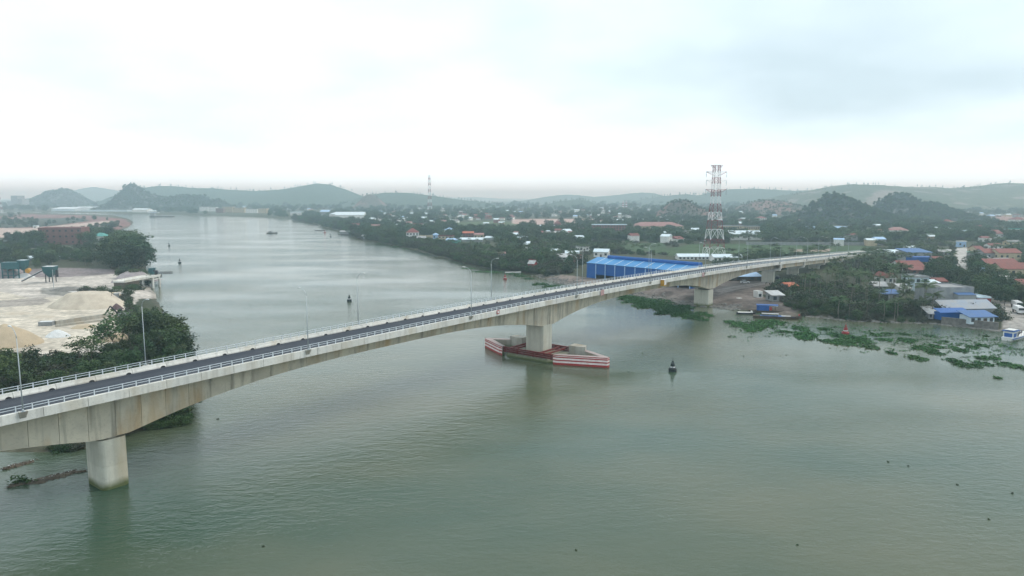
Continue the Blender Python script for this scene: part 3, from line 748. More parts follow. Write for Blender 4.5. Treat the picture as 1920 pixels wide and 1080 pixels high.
# ------------------------------------------------------------------ pier fender
fc = bw(115.2, 0, 0)
fend = empty('pier_fender', fc, BRZ, 'red and white striped pier fender ringing the middle river pier', 'fender')
def fender_end(sgn, tip, root_):
    """V shaped wall; local x along bridge, local y toward far side (upstream)"""
    out = [(-6.0, sgn * root_), (-6.0 + 0.2, sgn * (root_ + 1.2)), (-0.5, sgn * tip), (0.5, sgn * tip), (5.8, sgn * (root_ + 1.2)), (6.0, sgn * root_)]
    inn = [(4.7, sgn * (root_ + 0.1)), (4.4, sgn * (root_ + 1.0)), (0.0, sgn * (tip - 2.6)), (-4.4, sgn * (root_ + 1.0)), (-4.7, sgn * (root_ + 0.1))]
    poly = out + inn
    if sgn < 0: poly = poly[::-1]
    def pr(p, a, b_, m): return MB().prism(p, a, b_).build('fender_wall' if m == 'oldconc' else 'stripe', MT[m], None)
    core = MB().prism(poly, -2.5, 2.55).build('fender_wall', MT['oldconc'], fend)
    def offs(k):
        c = (0, sgn * (root_ + 3)); r = []
        for x, y in out: r.append((x + math.copysign(k, x), y + sgn * (k if abs(y) > root_ + 2 else 0)))
        return r
    bands = [('red', -0.4, 0.55), ('white', 0.55, 1.05), ('red', 1.05, 1.40), ('white', 1.40, 1.90), ('red', 1.90, 2.22), ('white', 2.22, 2.40), ('red', 2.40, 2.58)]
    for nm, a, b_ in bands:
        o2 = offs(0.05); i2 = offs(-0.02)
        m = MB(); n_ = len(o2)
        m.add([(x, y, z) for z in (a, b_) for x, y in o2] + [(x, y, z) for z in (a, b_) for x, y in i2],
              [(i, i + 1, n_ + i + 1, n_ + i) for i in range(n_ - 1)] + [(n_ + i, n_ + i + 1, 3 * n_ + i + 1, 3 * n_ + i) for i in range(n_ - 1)] + [(2 * n_ + i, 2 * n_ + i + 1, i + 1, i) for i in range(n_ - 1)]
              + [(0, n_, 3 * n_, 2 * n_), (n_ - 1, 3 * n_ - 1, 4 * n_ - 1, 2 * n_ - 1)])
        m.build('stripe', MT[nm], core)
    cp = MB().prism([(x * 0.992, y) for x, y in poly], 2.57, 2.64).build('coping', MT['coping'], core)
    # raised anchor block on the back arm
    bl = [(2.6, sgn * (root_ - 0.6)), (5.6, sgn * (root_ - 0.6)), (5.4, sgn * (root_ + 3.4)), (3.2, sgn * (root_ + 4.4)), (2.4, sgn * (root_ + 1.6))]
    if sgn < 0: bl = bl[::-1]
    MB().prism(bl, -1.0, 3.7).build('anchor_block', MT['oldconc'], fend)
fender_end(1, 18.6, 7.6)
fender_end(-1, 23.6, 10.0)
# pile cap with bevelled edge
m = MB(); a = [(-6.1, -8.0), (-6.1, 5.7), (-4.6, 7.2), (4.6, 7.2), (6.1, 5.7), (6.1, -8.0), (4.6, -9.4), (-4.6, -9.4)][::-1]
b2_ = [(x * 0.86, y * 0.9) for x, y in a]; n_ = 8
m.add([(x, y, -2) for x, y in a] + [(x, y, 0.35) for x, y in a] + [(x, y, 1.1) for x, y in b2_],
      [tuple(range(2 * n_, 3 * n_))] + [(r * n_ + i, r * n_ + (i + 1) % n_, (r + 1) * n_ + (i + 1) % n_, (r + 1) * n_ + i) for r in (0, 1) for i in range(n_)])
m.build('pile_cap', MT['oldconc'], fend)
for x in (-5.5, 5.5):
    for z in (1.15, 1.68, 2.2):
        m = MB(); m.box((x, -1.2, z), (0.5, 18.6, 0.06)); m.box((x, -1.2, z + 0.3), (0.5, 18.6, 0.06)); m.box((x, -1.2, z + 0.15), (0.10, 18.6, 0.26)); m.build('steel_beam', MT['redsteel'], fend)
for y in (-6.6, -4.4, 4.4, 6.2):
    for z in (1.82,):
        MB().bar((-5.5, y, z + 0.2), (5.5, y, z + 0.2), 0.45, 0.4).build('cross_beam', MT['redsteel'], fend)
for x in (-5.5, 5.5):
    for y in (-9.0, -3.0, 2.5, 7.0):
        MB().box((x, y, 1.7), (0.35, 0.35, 1.5)).build('stub_post', MT['redsteel'], fend)

# ------------------------------------------------------------------ lattice power pylons
def pylon(px, py, htop, base_w, name, label, arms=True, bands=8, th=0.26, first='twhite', rz=0.35, waist=0.30):
    p = gp(px, py); D_ = p.y
    o = empty(name, p, rz, label, 'pylon')
    hh = htop
    lv = [0, .10, .19, .30, .40, .49, .58, .66, .73, .80, .865, .93, 1.0] if arms else [0, .09, .18, .27, .36, .45, .54, .63, .72, .80, .87, .93, 1.0]
    def hw(f): return base_w / 2 * ((1 - f) ** 1.25 * (1 - waist * 0.55) + waist * 0.55) if f < 0.6 else base_w / 2 * (((0.4) ** 1.25) * (1 - waist * 0.55) + waist * 0.55) * (1 - (f - 0.6) * 0.7)
    for i in range(len(lv) - 1):
        a, b_ = lv[i], lv[i + 1]; wa, wb = hw(a), hw(b_); za, zb = a * hh, b_ * hh
        m = MB(); C4 = [(-1, -1), (1, -1), (1, 1), (-1, 1)]
        for k in range(4):
            c, d = C4[k], C4[(k + 1) % 4]
            A_ = (c[0] * wa, c[1] * wa, za); B_ = (c[0] * wb, c[1] * wb, zb); A2 = (d[0] * wa, d[1] * wa, za); B2 = (d[0] * wb, d[1] * wb, zb)
            m.bar(A_, B_, th * 1.5); m.bar(B_, B2, th)
            mid = tuple((u + v) / 2 for u, v in zip(B_, B2))
            if i < 3: m.bar(A_, mid, th); m.bar(A2, mid, th)
            else: m.bar(A_, B2, th * 0.8); m.bar(A2, B_, th * 0.8)
        mt = ('twhite', 'tred')[(i + (0 if first == 'twhite' else 1)) % 2]
        sec = m.build('lattice_section', MT[mt], o)
    if arms:
        for f, half, up in ((0.735, 7.6, 1.5), (0.835, 7.4, 1.5), (0.925, 7.6, 1.5), (0.995, 4.6, 1.2)):
            m = MB(); w_ = hw(f); z = f * hh
            for sx in (-1, 1):
                for y in (-w_, w_):
                    m.bar((sx * w_, y, z), (sx * half, 0, z + 0.3), th * 0.9); m.bar((sx * w_, y, z - up * 1.6), (sx * half, 0, z + 0.3), th * 0.8)
                m.bar((sx * half * 0.6, -w_ * 0.5, z + 0.1), (sx * half * 0.6, w_ * 0.5, z + 0.1), th * 0.6)
            arm = m.build('cross_arm', MT['tred' if f not in (0.835,) else 'twhite'], o)
            if half > 5:
                for sx in (-1, 1):
                    MB().tube([(sx * half, 0, z + 0.2), (sx * half, 0, z - 3.6)], 0.16, 6).build('insulator', MT['galv'], arm)
    return o
pylon(1338, 481, 64.5, 12.2, 'power_pylon', 'tall red and white lattice pylon standing beyond the bridge', rz=0.14, th=0.2)
pylon(806, 399, 98, 11, 'power_pylon', 'slender red and white lattice pylon among distant trees left of centre', arms=False, th=0.3, first='tred', waist=0.42)
pylon(-1, 398, 80, 14, 'power_pylon', 'faint grey lattice pylon cut by the left picture edge', arms=False, th=0.35, waist=0.4)
for i, (x, y, h) in enumerate(((1168, 398, 30), (1174, 398, 30))):
    pylon(x, y, h, 5, 'chimney_mast', f'small dark mast on the far plain, {("left", "right")[i]} one of a pair', arms=False, th=0.6, first='tred', waist=0.8)

# ------------------------------------------------------------------ buildings
KEEPOUT = []                                    # photo windows in front of buildings kept clear of scattered trees
WINM = {}
def window_mesh(w, h):
    k = (round(w, 1), round(h, 1))
    if k not in WINM:
        WINM[k] = MB().box((0, -0.03, 0), (k[0], 0.07, k[1])).mesh('window', MT['glass'])
    return WINM[k]
def bld(name, label, cat, x0, x1, yb, yt, dep=8.0, rot=0.0, wall='whitewall', roof='redroof', rtype='gable', rise=2.0, nw=2, nf=1, over=0.5, group=None, door=True, keep=True, axis='x'):
    p = gp((x0 + x1) / 2, yb); k = p.y / F * 1.0
    w = (x1 - x0) * k; h = max(1.8, (yb - yt) * k)
    c, s_ = math.cos(rot), math.sin(rot)
    ctr = Vector((p.x - s_ * dep / 2, p.y + c * dep / 2, p.z - 0.3))
    o = empty(name, ctr, rot, label, cat, group)
    h += 0.3
    MB().box((0, 0, h / 2), (w, dep, h)).build('wall', MT[wall], o)
    W2, D2 = w / 2 + over, dep / 2 + over; e = h + 0.004
    m = MB(); T = 0.16
    if rtype == 'gable' and axis == 'x':
        for t0 in (0, 1):
            pass
        m.add([(-W2, -D2, e - 0.25), (W2, -D2, e - 0.25), (W2, 0, e + rise), (-W2, 0, e + rise), (-W2, D2, e - 0.25), (W2, D2, e - 0.25),
               (-W2, -D2, e - 0.25 + T), (W2, -D2, e - 0.25 + T), (W2, 0, e + rise + T), (-W2, 0, e + rise + T), (-W2, D2, e - 0.25 + T), (W2, D2, e - 0.25 + T)],
              [(6, 7, 8, 9), (9, 8, 11, 10), (0, 3, 2, 1), (3, 4, 5, 2), (0, 1, 7, 6), (4, 10, 11, 5), (0, 6, 9, 3), (3, 9, 10, 4), (1, 2, 8, 7), (2, 5, 11, 8)])
        for sx in (-1, 1):
            MB().add([(sx * (w / 2 - q_), y, z) for q_ in (0.01, 0.2) for y, z in ((-dep / 2, h), (dep / 2, h), (0, h + rise * 0.98))], [(0, 2, 1), (3, 4, 5), (0, 1, 4, 3), (1, 2, 5, 4), (2, 0, 3, 5)]).build('gable', MT[wall], o)
    elif rtype == 'gable':
        m.add([(-W2, -D2, e - 0.25), (0, -D2, e + rise), (W2, -D2, e - 0.25), (-W2, D2, e - 0.25), (0, D2, e + rise), (W2, D2, e - 0.25),
               (-W2, -D2, e - 0.25 + T), (0, -D2, e + rise + T), (W2, -D2, e - 0.25 + T), (-W2, D2, e - 0.25 + T), (0, D2, e + rise + T), (W2, D2, e - 0.25 + T)],
              [(6, 7, 10, 9), (7, 8, 11, 10), (0, 3, 4, 1), (1, 4, 5, 2), (0, 1, 7, 6), (1, 2, 8, 7), (3, 9, 10, 4), (4, 10, 11, 5), (0, 6, 9, 3), (2, 5, 11, 8)])
        for sy in (-1, 1):
            MB().add([(x, sy * (dep / 2 - q_), z) for q_ in (0.01, 0.2) for x, z in ((-w / 2, h), (w / 2, h), (0, h + rise * 0.98))], [(0, 1, 2), (3, 5, 4), (0, 3, 4, 1), (1, 4, 5, 2), (2, 5, 3, 0)]).build('gable', MT[wall], o)
    elif rtype == 'hip':
        r = max(0.4, W2 - D2)
        m.add([(-W2, -D2, e), (W2, -D2, e), (W2, D2, e), (-W2, D2, e), (-r, 0, e + rise), (r, 0, e + rise)], [(0, 1, 5, 4), (1, 2, 5), (2, 3, 4, 5), (3, 0, 4), (3, 2, 1, 0)])
    elif rtype == 'shed':
        m.add([(-W2, -D2, e - 0.2), (W2, -D2, e - 0.2), (W2, D2, e + rise), (-W2, D2, e + rise), (-W2, -D2, e - 0.06), (W2, -D2, e - 0.06), (W2, D2, e + rise + 0.14), (-W2, D2, e + rise + 0.14)],
              [(3, 2, 1, 0), (4, 5, 6, 7), (0, 1, 5, 4), (1, 2, 6, 5), (2, 3, 7, 6), (3, 0, 4, 7)])
    else:
        m.box((0, 0, e + 0.1), (w + 2 * over, dep + 2 * over, 0.2))
        for bx, d in (((0, -dep / 2 + 0.1, e + 0.45), (w, 0.2, 0.5)), ((0, dep / 2 - 0.1, e + 0.45), (w, 0.2, 0.5)), ((-w / 2 + 0.1, 0, e + 0.45), (0.2, dep - 0.42, 0.5)), ((w / 2 - 0.1, 0, e + 0.45), (0.2, dep - 0.42, 0.5))):
            m.box(bx, d)
    m.build('roof', MT[roof], o)
    fh = h / max(nf, 1)
    for f_ in range(nf):
        for i in range(nw):
            x = (i + 0.5) / nw * w - w / 2
            ww = min(1.6, w / nw * 0.55); wh = min(1.5, fh * 0.5)
            if door and f_ == 0 and i == nw // 2 and nw > 1:
                MB().box((0, -0.03, 0), (min(1.3, ww * 1.1), 0.08, min(2.2, fh * 0.75))).build('door', MT['wood'], o).location = (x, -dep / 2, min(2.2, fh * 0.75) / 2)
            else:
                obj('window', window_mesh(ww, wh), o, (x, -dep / 2, f_ * fh + fh * 0.55))
        if nw > 1 and dep > 5:
            for i in range(max(1, int(dep / 4))):
                y = (i + 0.5) / max(1, int(dep / 4)) * dep - dep / 2
                for sx in (-1, 1):
                    if sx * rot <= 0.01 and abs(rot) > 0.05:
                        q_ = obj('window', window_mesh(min(1.4, w / nw * 0.5), min(1.4, fh * 0.5)), o, (sx * w / 2, y, f_ * fh + fh * 0.55)); q_.rotation_euler = (0, 0, sx * math.pi / 2)
    if keep:
        KEEPOUT.append((x0 - 4, x1 + 4, yb - 3, yb + (yb - yt) * 0.35 + 3, p.y - 2))
    return o

# the long blue warehouse beside the bridge
def warehouse():
    a = at(1100, 521, 2.0); b_ = Vector((39.2 + (87.5 - 39.2) * 0.90, 372 + (322.0 - 372) * 0.90, 2.0))
    d = (b_ - a); L_ = d.length; rz = math.atan2(d.y, d.x)
    o = empty('blue_warehouse', a, rz, 'long bright blue sheet-metal warehouse with raised ridge vent beside the bridge', 'warehouse')
    Wd, hw_, hr = 17.0, 8.0, 10.6; z0 = -0.4
    nb = 10; bay = L_ / nb
    post = MB().box((0, -0.10, (hw_ + z0) / 2 - 0.1), (0.45, 0.2, hw_ - z0 - 0.3)).mesh('column_cover', MT['bluerib'])
    for i in range(nb):
        x0, x1 = i * bay, (i + 1) * bay
        zlow = z0 if i == 0 else 2.4               # first bay closed to the ground, the others open below
        MB().box(((x0 + x1) / 2, 0.0, (hw_ + zlow) / 2), (bay - 0.06, 0.12, hw_ - zlow)).build('wall_panel', MT['blue'], o)
        MB().box(((x0 + x1) / 2, Wd, (hw_ + z0) / 2), (bay - 0.06, 0.12, hw_ - z0)).build('wall_panel', MT['blue'], o)
        m = MB(); m.add([(x0 + .05, -0.5, hw_ + 0.05), (x1 - .05, -0.5, hw_ + 0.05), (x1 - .05, Wd / 2, hr), (x0 + .05, Wd / 2, hr), (x0 + .05, -0.5, hw_ + 0.17), (x1 - .05, -0.5, hw_ + 0.17), (x1 - .05, Wd / 2, hr + .12), (x0 + .05, Wd / 2, hr + .12)],
                        [(3, 2, 1, 0), (4, 5, 6, 7), (0, 1, 5, 4), (1, 2, 6, 5), (2, 3, 7, 6), (3, 0, 4, 7)]); m.build('roof_panel', MT['blueroof'], o)
        m = MB(); m.add([(x0 + .05, Wd + 0.5, hw_ + 0.05), (x1 - .05, Wd + 0.5, hw_ + 0.05), (x1 - .05, Wd / 2 + .01, hr), (x0 + .05, Wd / 2 + .01, hr), (x0 + .05, Wd + 0.5, hw_ + 0.17), (x1 - .05, Wd + 0.5, hw_ + 0.17), (x1 - .05, Wd / 2 + .01, hr + .12), (x0 + .05, Wd / 2 + .01, hr + .12)],
                        [(0, 1, 2, 3), (7, 6, 5, 4), (4, 5, 1, 0), (5, 6, 2, 1), (6, 7, 3, 2), (7, 4, 0, 3)]); m.build('roof_panel', MT['blueroof'], o)
        m = MB(); m.add([(x1 - 0.45, -0.55, hw_ + 0.19), (x1 + 0.0, -0.55, hw_ + 0.19), (x1 + 0.0, Wd / 2, hr + .15), (x1 - 0.45, Wd / 2, hr + .15)], [(0, 1, 2, 3)]); m.build('skylight_strip', MT['skylight'], o)
        obj('column_cover', post, o, (x1, -0.06, 0))
    for x in (0.0, L_):
        m = MB(); m.add([(x, 0.06, z0), (x, Wd - 0.06, z0), (x, Wd - 0.06, hw_), (x, Wd / 2, hr - 0.1), (x, 0.06, hw_)], [(0, 1, 2, 3, 4)]); m.build('end_wall', MT['blue'], o)
    m = MB(); m.tube([(bay * 1.2, Wd / 2, hr + 0.5), (L_ + 0.3, Wd / 2, hr + 0.5)], 1.05, 10); m.build('ridge_vent', MT['blue'], o)
    MB().box((L_ / 2, Wd / 2, z0 + 0.2), (L_, Wd - 1, 0.3)).build('floor_slab', MT['greywall'], o)
warehouse()
KEEPOUT.append((1090, 1340, 480, 560, 300))

B = bld
# left bank
B('apartment_block', 'terracotta-red three-storey block behind trees on the left bank', 'building', 76, 152, 459, 428, 16, 0.12, 'pinkwall', 'paleroof', 'flat', 0, 7, 3)
B('house', 'house with teal roof by the left bank trees', 'house', 170, 196, 452, 443, 9, -0.3, 'whitewall', 'greenroof', 'hip', 3.2, 3, 1)
B('shed', 'small white hut by the pale dirt road on the left bank', 'shed', 62, 69, 428, 424, 5, 0, 'whitewall', 'skylight', 'flat', 0, 1, 1)
for i, (a, b_, y, yt) in enumerate(((0, 40, 484, 481), (22, 58, 489, 486), (70, 120, 485.5, 482), (140, 188, 483, 479.5))):
    B('long_shed', f'low white-roofed shed behind the sand yard trees, {ORD[i]} from the left', 'shed', a, b_, y, yt, 7, 0, 'greywall', 'skylight', 'shed', 0.8, 0, 1, keep=False)
B('greenhouse', 'huge pale white-roofed hall on the far left shore', 'greenhouse', 96, 140, 396, 391.5, 90, 0.0, 'skylight', 'skylight', 'gable', 4, 0, 1)
B('greenhouse', 'long thin white-roofed hall behind the huge pale hall', 'greenhouse', 138, 182, 393, 389.5, 50, 0.0, 'skylight', 'skylight', 'gable', 3, 0, 1)
B('greenhouse', 'long low white hall on the far shore left of the karst ridge', 'greenhouse', 152, 238, 396.8, 394.6, 40, 0.0, 'skylight', 'skylight', 'flat', 3, 0, 1)
B('hall', 'low white-roofed hall below the karst ridge on the far shore', 'hall', 248, 276, 398, 393, 30, 0.0, 'whitewall', 'skylight', 'gable', 3, 0, 1)
B('hall', 'low white-roofed hall right of another on the far shore', 'hall', 278, 292, 399.5, 396, 20, 0.0, 'whitewall', 'skylight', 'gable', 2, 0, 1)
for i, (a, b_, y, yt, wl) in enumerate(((374, 390, 396, 388, 'whitewall'), (391, 405, 396.5, 388.5, 'whitewall'), (405, 418, 399, 391, 'pinkwall'), (417, 436, 398.5, 388, 'creamwall'), (437, 458, 399, 390, 'creamwall'), (461, 482, 399.5, 392, 'whitewall'), (484, 500, 400, 391, 'creamwall'))):
    B('apartment_block', f'{dict(whitewall="white", pinkwall="pinkish", creamwall="cream")[wl]} block on the far river bank, {ORD[i]} from the left of its row', 'building', a, b_, y, yt, 18, 0.05 * (i % 3 - 1), wl, 'fibre', 'flat', 0, 5, 3, group='far bank blocks')
for i, (x, y, hh) in enumerate(((20, 384, 16), (28, 384, 30), (36, 384, 22))):
    B('industrial_tower', f'faint grey industrial block at the far left skyline, {ORD[i]} from the left', 'factory', x - 6, x + 6, y + 6, y + 6 - hh * 0.75, 40, 0, 'greywall', 'fibre', 'flat', 0, 2, 3, keep=False)
# middle distance, right bank
B('warehouse', 'large white-roofed warehouse by the far bend of the river', 'warehouse', 629, 682, 411, 403, 45, 0.10, 'whitewall', 'skylight', 'gable', 5, 0, 1)
B('warehouse', 'rounded white hall left of the large white-roofed warehouse', 'warehouse', 618, 640, 410, 401.5, 30, 0.10, 'whitewall', 'skylight', 'hip', 4, 0, 1)
B('warehouse', 'pale flat-roofed shed near the far bend of the river', 'warehouse', 544, 566, 404, 398, 30, 0, 'whitewall', 'skylight', 'flat', 0, 0, 1)
B('warehouse', 'grey-green roofed shed behind the white hall at the bend', 'warehouse', 600, 618, 402, 397, 30, 0, 'greywall', 'bluerib', 'gable', 4, 0, 1)
B('house', 'red-roofed riverside house at the bend with pale walls', 'house', 660, 674, 427, 422, 10, 0.2, 'whitewall', 'redroof', 'gable', 2, 3, 1)
B('house', 'pinkish house among trees above the fishing huts', 'house', 697, 716, 431, 424, 10, 0.2, 'pinkwall', 'paleroof', 'gable', 2, 3, 2)
B('house', 'two-storey white house with bright red roof above the river', 'house', 762, 785, 448, 436, 11, 0.12, 'whitewall', 'redroof', 'hip', 4.2, 4, 2)
B('house', 'long pale house with red roof edge behind the red-roofed house', 'house', 773, 790, 427, 421.5, 12, -0.2, 'whitewall', 'redroof', 'gable', 1.6, 4, 1)
B('yard_wall', 'long tan boundary wall right of the red-roofed river house', 'wall', 786, 814, 446, 442.5, 0.6, -0.06, 'creamwall', 'creamwall', 'flat', 0, 0, 1, over=0.05)
B('water_tank', 'pale blue square tank tower beside orange houses', 'tank', 812, 822, 449, 440, 6, 0.1, 'bluerib', 'bluerib', 'hip', 1.5, 2, 1)
B('house', 'orange house with terrace right of the blue tank', 'house', 821, 848, 452, 443, 10, -0.15, 'creamwall', 'redroof', 'flat', 0, 4, 2)
B('house', 'light blue-roofed house behind the orange houses', 'house', 833, 849, 436, 431, 10, -0.15, 'whitewall', 'bluerib', 'hip', 2.5, 3, 1)
B('house', 'white low house with grey shed roof below the red-roofed house', 'house', 782, 798, 453, 447, 9, 0.1, 'whitewall', 'tin', 'gable', 2, 3, 1)
B('house', 'orange-brown row house at the village left of the bridge', 'house', 868, 888, 445, 437, 9, 0.05, 'pinkwall', 'orange', 'gable', 1.5, 4, 2)
B('house', 'pale pink row house right of the orange-brown row house', 'house', 889, 906, 447, 440, 9, -0.1, 'creamwall', 'paleroof', 'gable', 1.5, 3, 1)
B('long_shed', 'long green-walled shed with pale blue roof in the riverside village', 'shed', 836, 862, 456, 450, 8, -0.1, 'greenroof', 'bluerib', 'shed', 1.2, 0, 1)
B('long_shed', 'long white-roofed shed in front of the pink row house', 'shed', 862, 905, 453, 449, 9, -0.03, 'greywall', 'skylight', 'shed', 1.2, 0, 1)
B('long_shed', 'white sloped-roof shed left of the banana plots', 'shed', 908, 925, 450, 446, 9, -0.2, 'greywall', 'skylight', 'shed', 1.2, 0, 1)
B('hut', 'grey riverside hut with dark doorway among dark trees', 'hut', 932, 948, 485, 475, 6, 0.1, 'greywall', 'paleroof', 'shed', 0.6, 2, 1)
B('house', 'tall white narrow house hidden in trees by the spit', 'house', 1000, 1006, 502, 489, 7, 0.4, 'whitewall', 'redroof', 'flat', 0, 1, 2)
B('hut', 'dark red stilt hut on the bank left of the rocky spit', 'hut', 990, 1001, 506, 494, 6, -0.4, 'redwall', 'tin', 'gable', 1.5, 2, 1)
for i, (a, b_, y, yt, wl, rf, rt) in enumerate(((1028, 1045, 477, 471, 'whitewall', 'skylight', 'gable'), (1060, 1085, 480, 476, 'creamwall', 'skylight', 'gable'), (1047, 1058, 464.5, 460, 'whitewall', 'tin', 'flat'),
        (1086, 1105, 471, 463, 'whitewall', 'tin', 'flat'), (1113, 1140, 482, 472, 'whitewall', 'skylight', 'gable'), (982, 992, 470, 458, 'whitewall', 'skylight', 'shed'), (1078, 1092, 492, 484, 'pinkwall', 'paleroof', 'gable'), (1053, 1078, 487, 484.5, 'tin', 'tin', 'shed'), (1005, 1038, 428, 425, 'skylight', 'skylight', 'gable'))):
    B('house', f'{["white gabled", "cream low", "small white flat-roofed", "white two-storey", "broad white", "narrow white sloping", "red-brown", "tin-roofed", "long pale"][i]} house in the trees left of the blue warehouse, {ORD[i]} of the village', 'house', a, b_, y, yt, 8, (i % 4 - 1.5) * 0.2, wl, rf, rt, 1.8, 3, 1)
B('house', 'small red-roofed house before the bare pink lots', 'house', 1040, 1052, 425, 419, 14, 0, 'pinkwall', 'redroof', 'hip', 4, 2, 1)
B('school', 'long three-storey terracotta school with flat pale roof', 'school', 1112, 1176, 434, 422, 14, 0.02, 'pinkwall', 'skylight', 'flat', 0, 12, 3)
B('market_hall', 'long hall with broad pale red roof left of the big pylon', 'hall', 1187, 1282, 430, 424, 26, 0.03, 'creamwall', 'paleroof', 'hip', 5.0, 12, 1)
B('school', 'long yellow school block right of the big pylon', 'school', 1352, 1395, 434, 424, 14, 0.0, 'creamwall', 'fibre', 'flat', 0, 10, 2)
B('school', 'shorter yellow school wing at the right end of the school block', 'school', 1395, 1424, 436, 425, 12, 0.0, 'creamwall', 'fibre', 'flat', 0, 7, 2)
B('hall', 'wide white hall in front of the yellow school', 'hall', 1370, 1428, 450, 439, 18, 0.0, 'whitewall', 'skylight', 'gable', 3, 6, 1)
B('house', 'tall white house with red roof on the rise right of the pylon', 'house', 1424, 1438, 419, 409, 14, 0.3, 'whitewall', 'redroof', 'hip', 3, 3, 3)
B('hall', 'long white roof row behind the warehouse right end', 'hall', 1272, 1330, 487, 481, 10, 0.0, 'whitewall', 'skylight', 'gable', 1.5, 8, 1)
B('hall', 'long white shed row below the big pylon, right of its feet', 'hall', 1338, 1392, 491, 482, 10, 0.0, 'whitewall', 'skylight', 'gable', 1.5, 7, 1)
B('long_shed', 'long dark shed with pale blue roof seen under the bridge', 'shed', 1352, 1430, 527, 518, 12, 0.05, 'wood', 'bluerib', 'shed', 1.5, 6, 1, keep=False)
B('hut', 'small white block hut on the bare bank under the bridge', 'hut', 1420, 1430, 558, 549, 3.5, 0.2, 'whitewall', 'whitewall', 'flat', 0, 1, 1, over=0.05)
B('hut', 'orange-roofed shack beside the approach pier', 'hut', 1474, 1497, 545, 536, 6, 0.3, 'greywall', 'orange', 'gable', 1.2, 2, 1)
B('hut', 'grey shack with tin roof behind the moored boats', 'hut', 1447, 1470, 565, 553, 6, 0.1, 'greywall', 'tin', 'shed', 1.0, 2, 1)
for i, (a, b_, y) in enumerate(((1505, 1535, 431), (1546, 1590, 431))):
    B('long_shed', f'{["shorter", "longer"][i]} pale blue shed at the foot of the karst hill', 'shed', a, b_, y, y - 4, 10, 0, 'bluerib', 'bluerib', 'gable', 1.5, 0, 1)
B('villa', 'white villa with pale red hip roof below the karst hills', 'villa', 1668, 1704, 440, 432, 14, -0.05, 'whitewall', 'paleroof', 'hip', 3.5, 6, 1)
B('house', 'small white hut left of the villa among palms', 'house', 1608, 1625, 441, 436, 8, 0.1, 'whitewall', 'tin', 'gable', 1.5, 3, 1)
B('long_shed', 'low white annex in front of the villa', 'shed', 1660, 1680, 444, 440, 6, 0, 'whitewall', 'skylight', 'flat', 0, 2, 1)
# right foreground village
B('shophouse', 'blue-topped grey building with blue ground floor at the road', 'building', 1701, 1748, 490, 473, 14, 0.08, 'greywall', 'bluedk', 'shed', 1.6, 5, 1)
B('awning', 'deep blue sheet awning across the front of the blue-topped grey building', 'awning', 1699, 1744, 491.5, 482, 1.2, 0.08, 'blue', 'blue', 'shed', 0.4, 0, 1, over=0.2)
B('house', 'white-roofed grey house left of the blue-topped building', 'house', 1664, 1698, 486, 475, 12, 0.05, 'greywall', 'skylight', 'shed', 1.6, 4, 1)
B('house', 'broad house with large red tiled roof in the right village', 'house', 1690, 1735, 510, 500.5, 14, 0.05, 'whitewall', 'redroof', 'gable', 3.0, 5, 1)
B('house', 'small red-roofed annex in front of the broad red-roofed house', 'house', 1709, 1740, 513, 506, 6, 0.05, 'pinkwall', 'redroof', 'shed', 1.2, 3, 1)
B('house', 'white gabled house with red roof edge among palms', 'house', 1664, 1682, 531, 520, 9, 0.3, 'whitewall', 'redroof', 'gable', 2.0, 2, 1, axis='y')
B('house', 'tall grey house with pale green front wall by the coconut palm', 'house', 1713, 1741, 546, 520, 10, 0.06, 'skylight', 'tin', 'flat', 0, 2, 2)
B('house', 'pale turquoise-roofed lean-to behind the grey warehouse', 'house', 1742, 1770, 541, 533, 8, 0.05, 'greywall', 'skylight', 'shed', 1.2, 2, 1)
B('house', 'small dark house with red roof behind the turquoise lean-to', 'house', 1752, 1776, 534, 527, 7, 0.05, 'card', 'redroof', 'gable', 1.2, 2, 1)
B('warehouse', 'big windowless grey rendered warehouse on the right bank', 'warehouse', 1753, 1826, 571, 541, 14, 0.06, 'greywall', 'fibre', 'flat', 0, 0, 1, over=0.05)
B('warehouse', 'grey block annex with blue roof edge before the big grey warehouse', 'warehouse', 1795, 1830, 573, 552, 4, 0.06, 'greywall', 'bluedk', 'shed', 0.5, 0, 1, over=0.15)
B('shop', 'dark red fronted shop right of the grey annex', 'shop', 1831, 1858, 572, 559, 8, 0.06, 'redwall', 'skylight', 'flat', 0, 2, 1, over=0.2)
B('house', 'low house with blue tarp roof among the palms by the shore', 'house', 1652, 1686, 562, 550, 7, 0.1, 'greywall', 'bluedk', 'gable', 1.2, 2, 1)
B('restaurant', 'long grey and blue roofed riverside building on a stone wall', 'restaurant', 1766, 1870, 590, 578, 10, 0.10, 'greywall', 'slateblue', 'gable', 2.4, 0, 1, over=0.4)
B('awning', 'bright blue awning along the left half of the riverside building', 'awning', 1760, 1818, 598, 585, 3.2, 0.10, 'blue', 'blue', 'shed', 0.9, 0, 1, over=0.3)
B('kiosk', 'white and blue waterfront kiosk with dark doorway under the riverside roof', 'kiosk', 1816, 1866, 606, 593, 5, 0.10, 'skylight', 'bluedk', 'shed', 1.2, 4, 1, over=0.8)
for i, (a, b_, y, yt, rs) in enumerate(((1845, 1870, 487, 474, 2.4), (1872, 1915, 488, 474, 2.4), (1850, 1912, 508, 495, 2.6), (1878, 1935, 517, 504, 2.8), (1900, 1940, 542, 534, 2.0), (1832, 1846, 475, 467, 2))):
    B('house', f'{["short", "long windowed", "broad", "wide overlapping", "low", "small"][i]} red-tiled house in the cluster at the right edge, {ORD[i]} of the cluster', 'house', a, b_, y, yt, 11, 0.06, 'creamwall' if i % 2 else 'greywall', 'redroof', 'gable', rs, 4, 1)
B('long_shed', 'grey fibre-roofed shed between the red roofs at the right edge', 'shed', 1860, 1905, 498, 490, 7, 0.05, 'greywall', 'fibre', 'shed', 1.4, 0, 1)
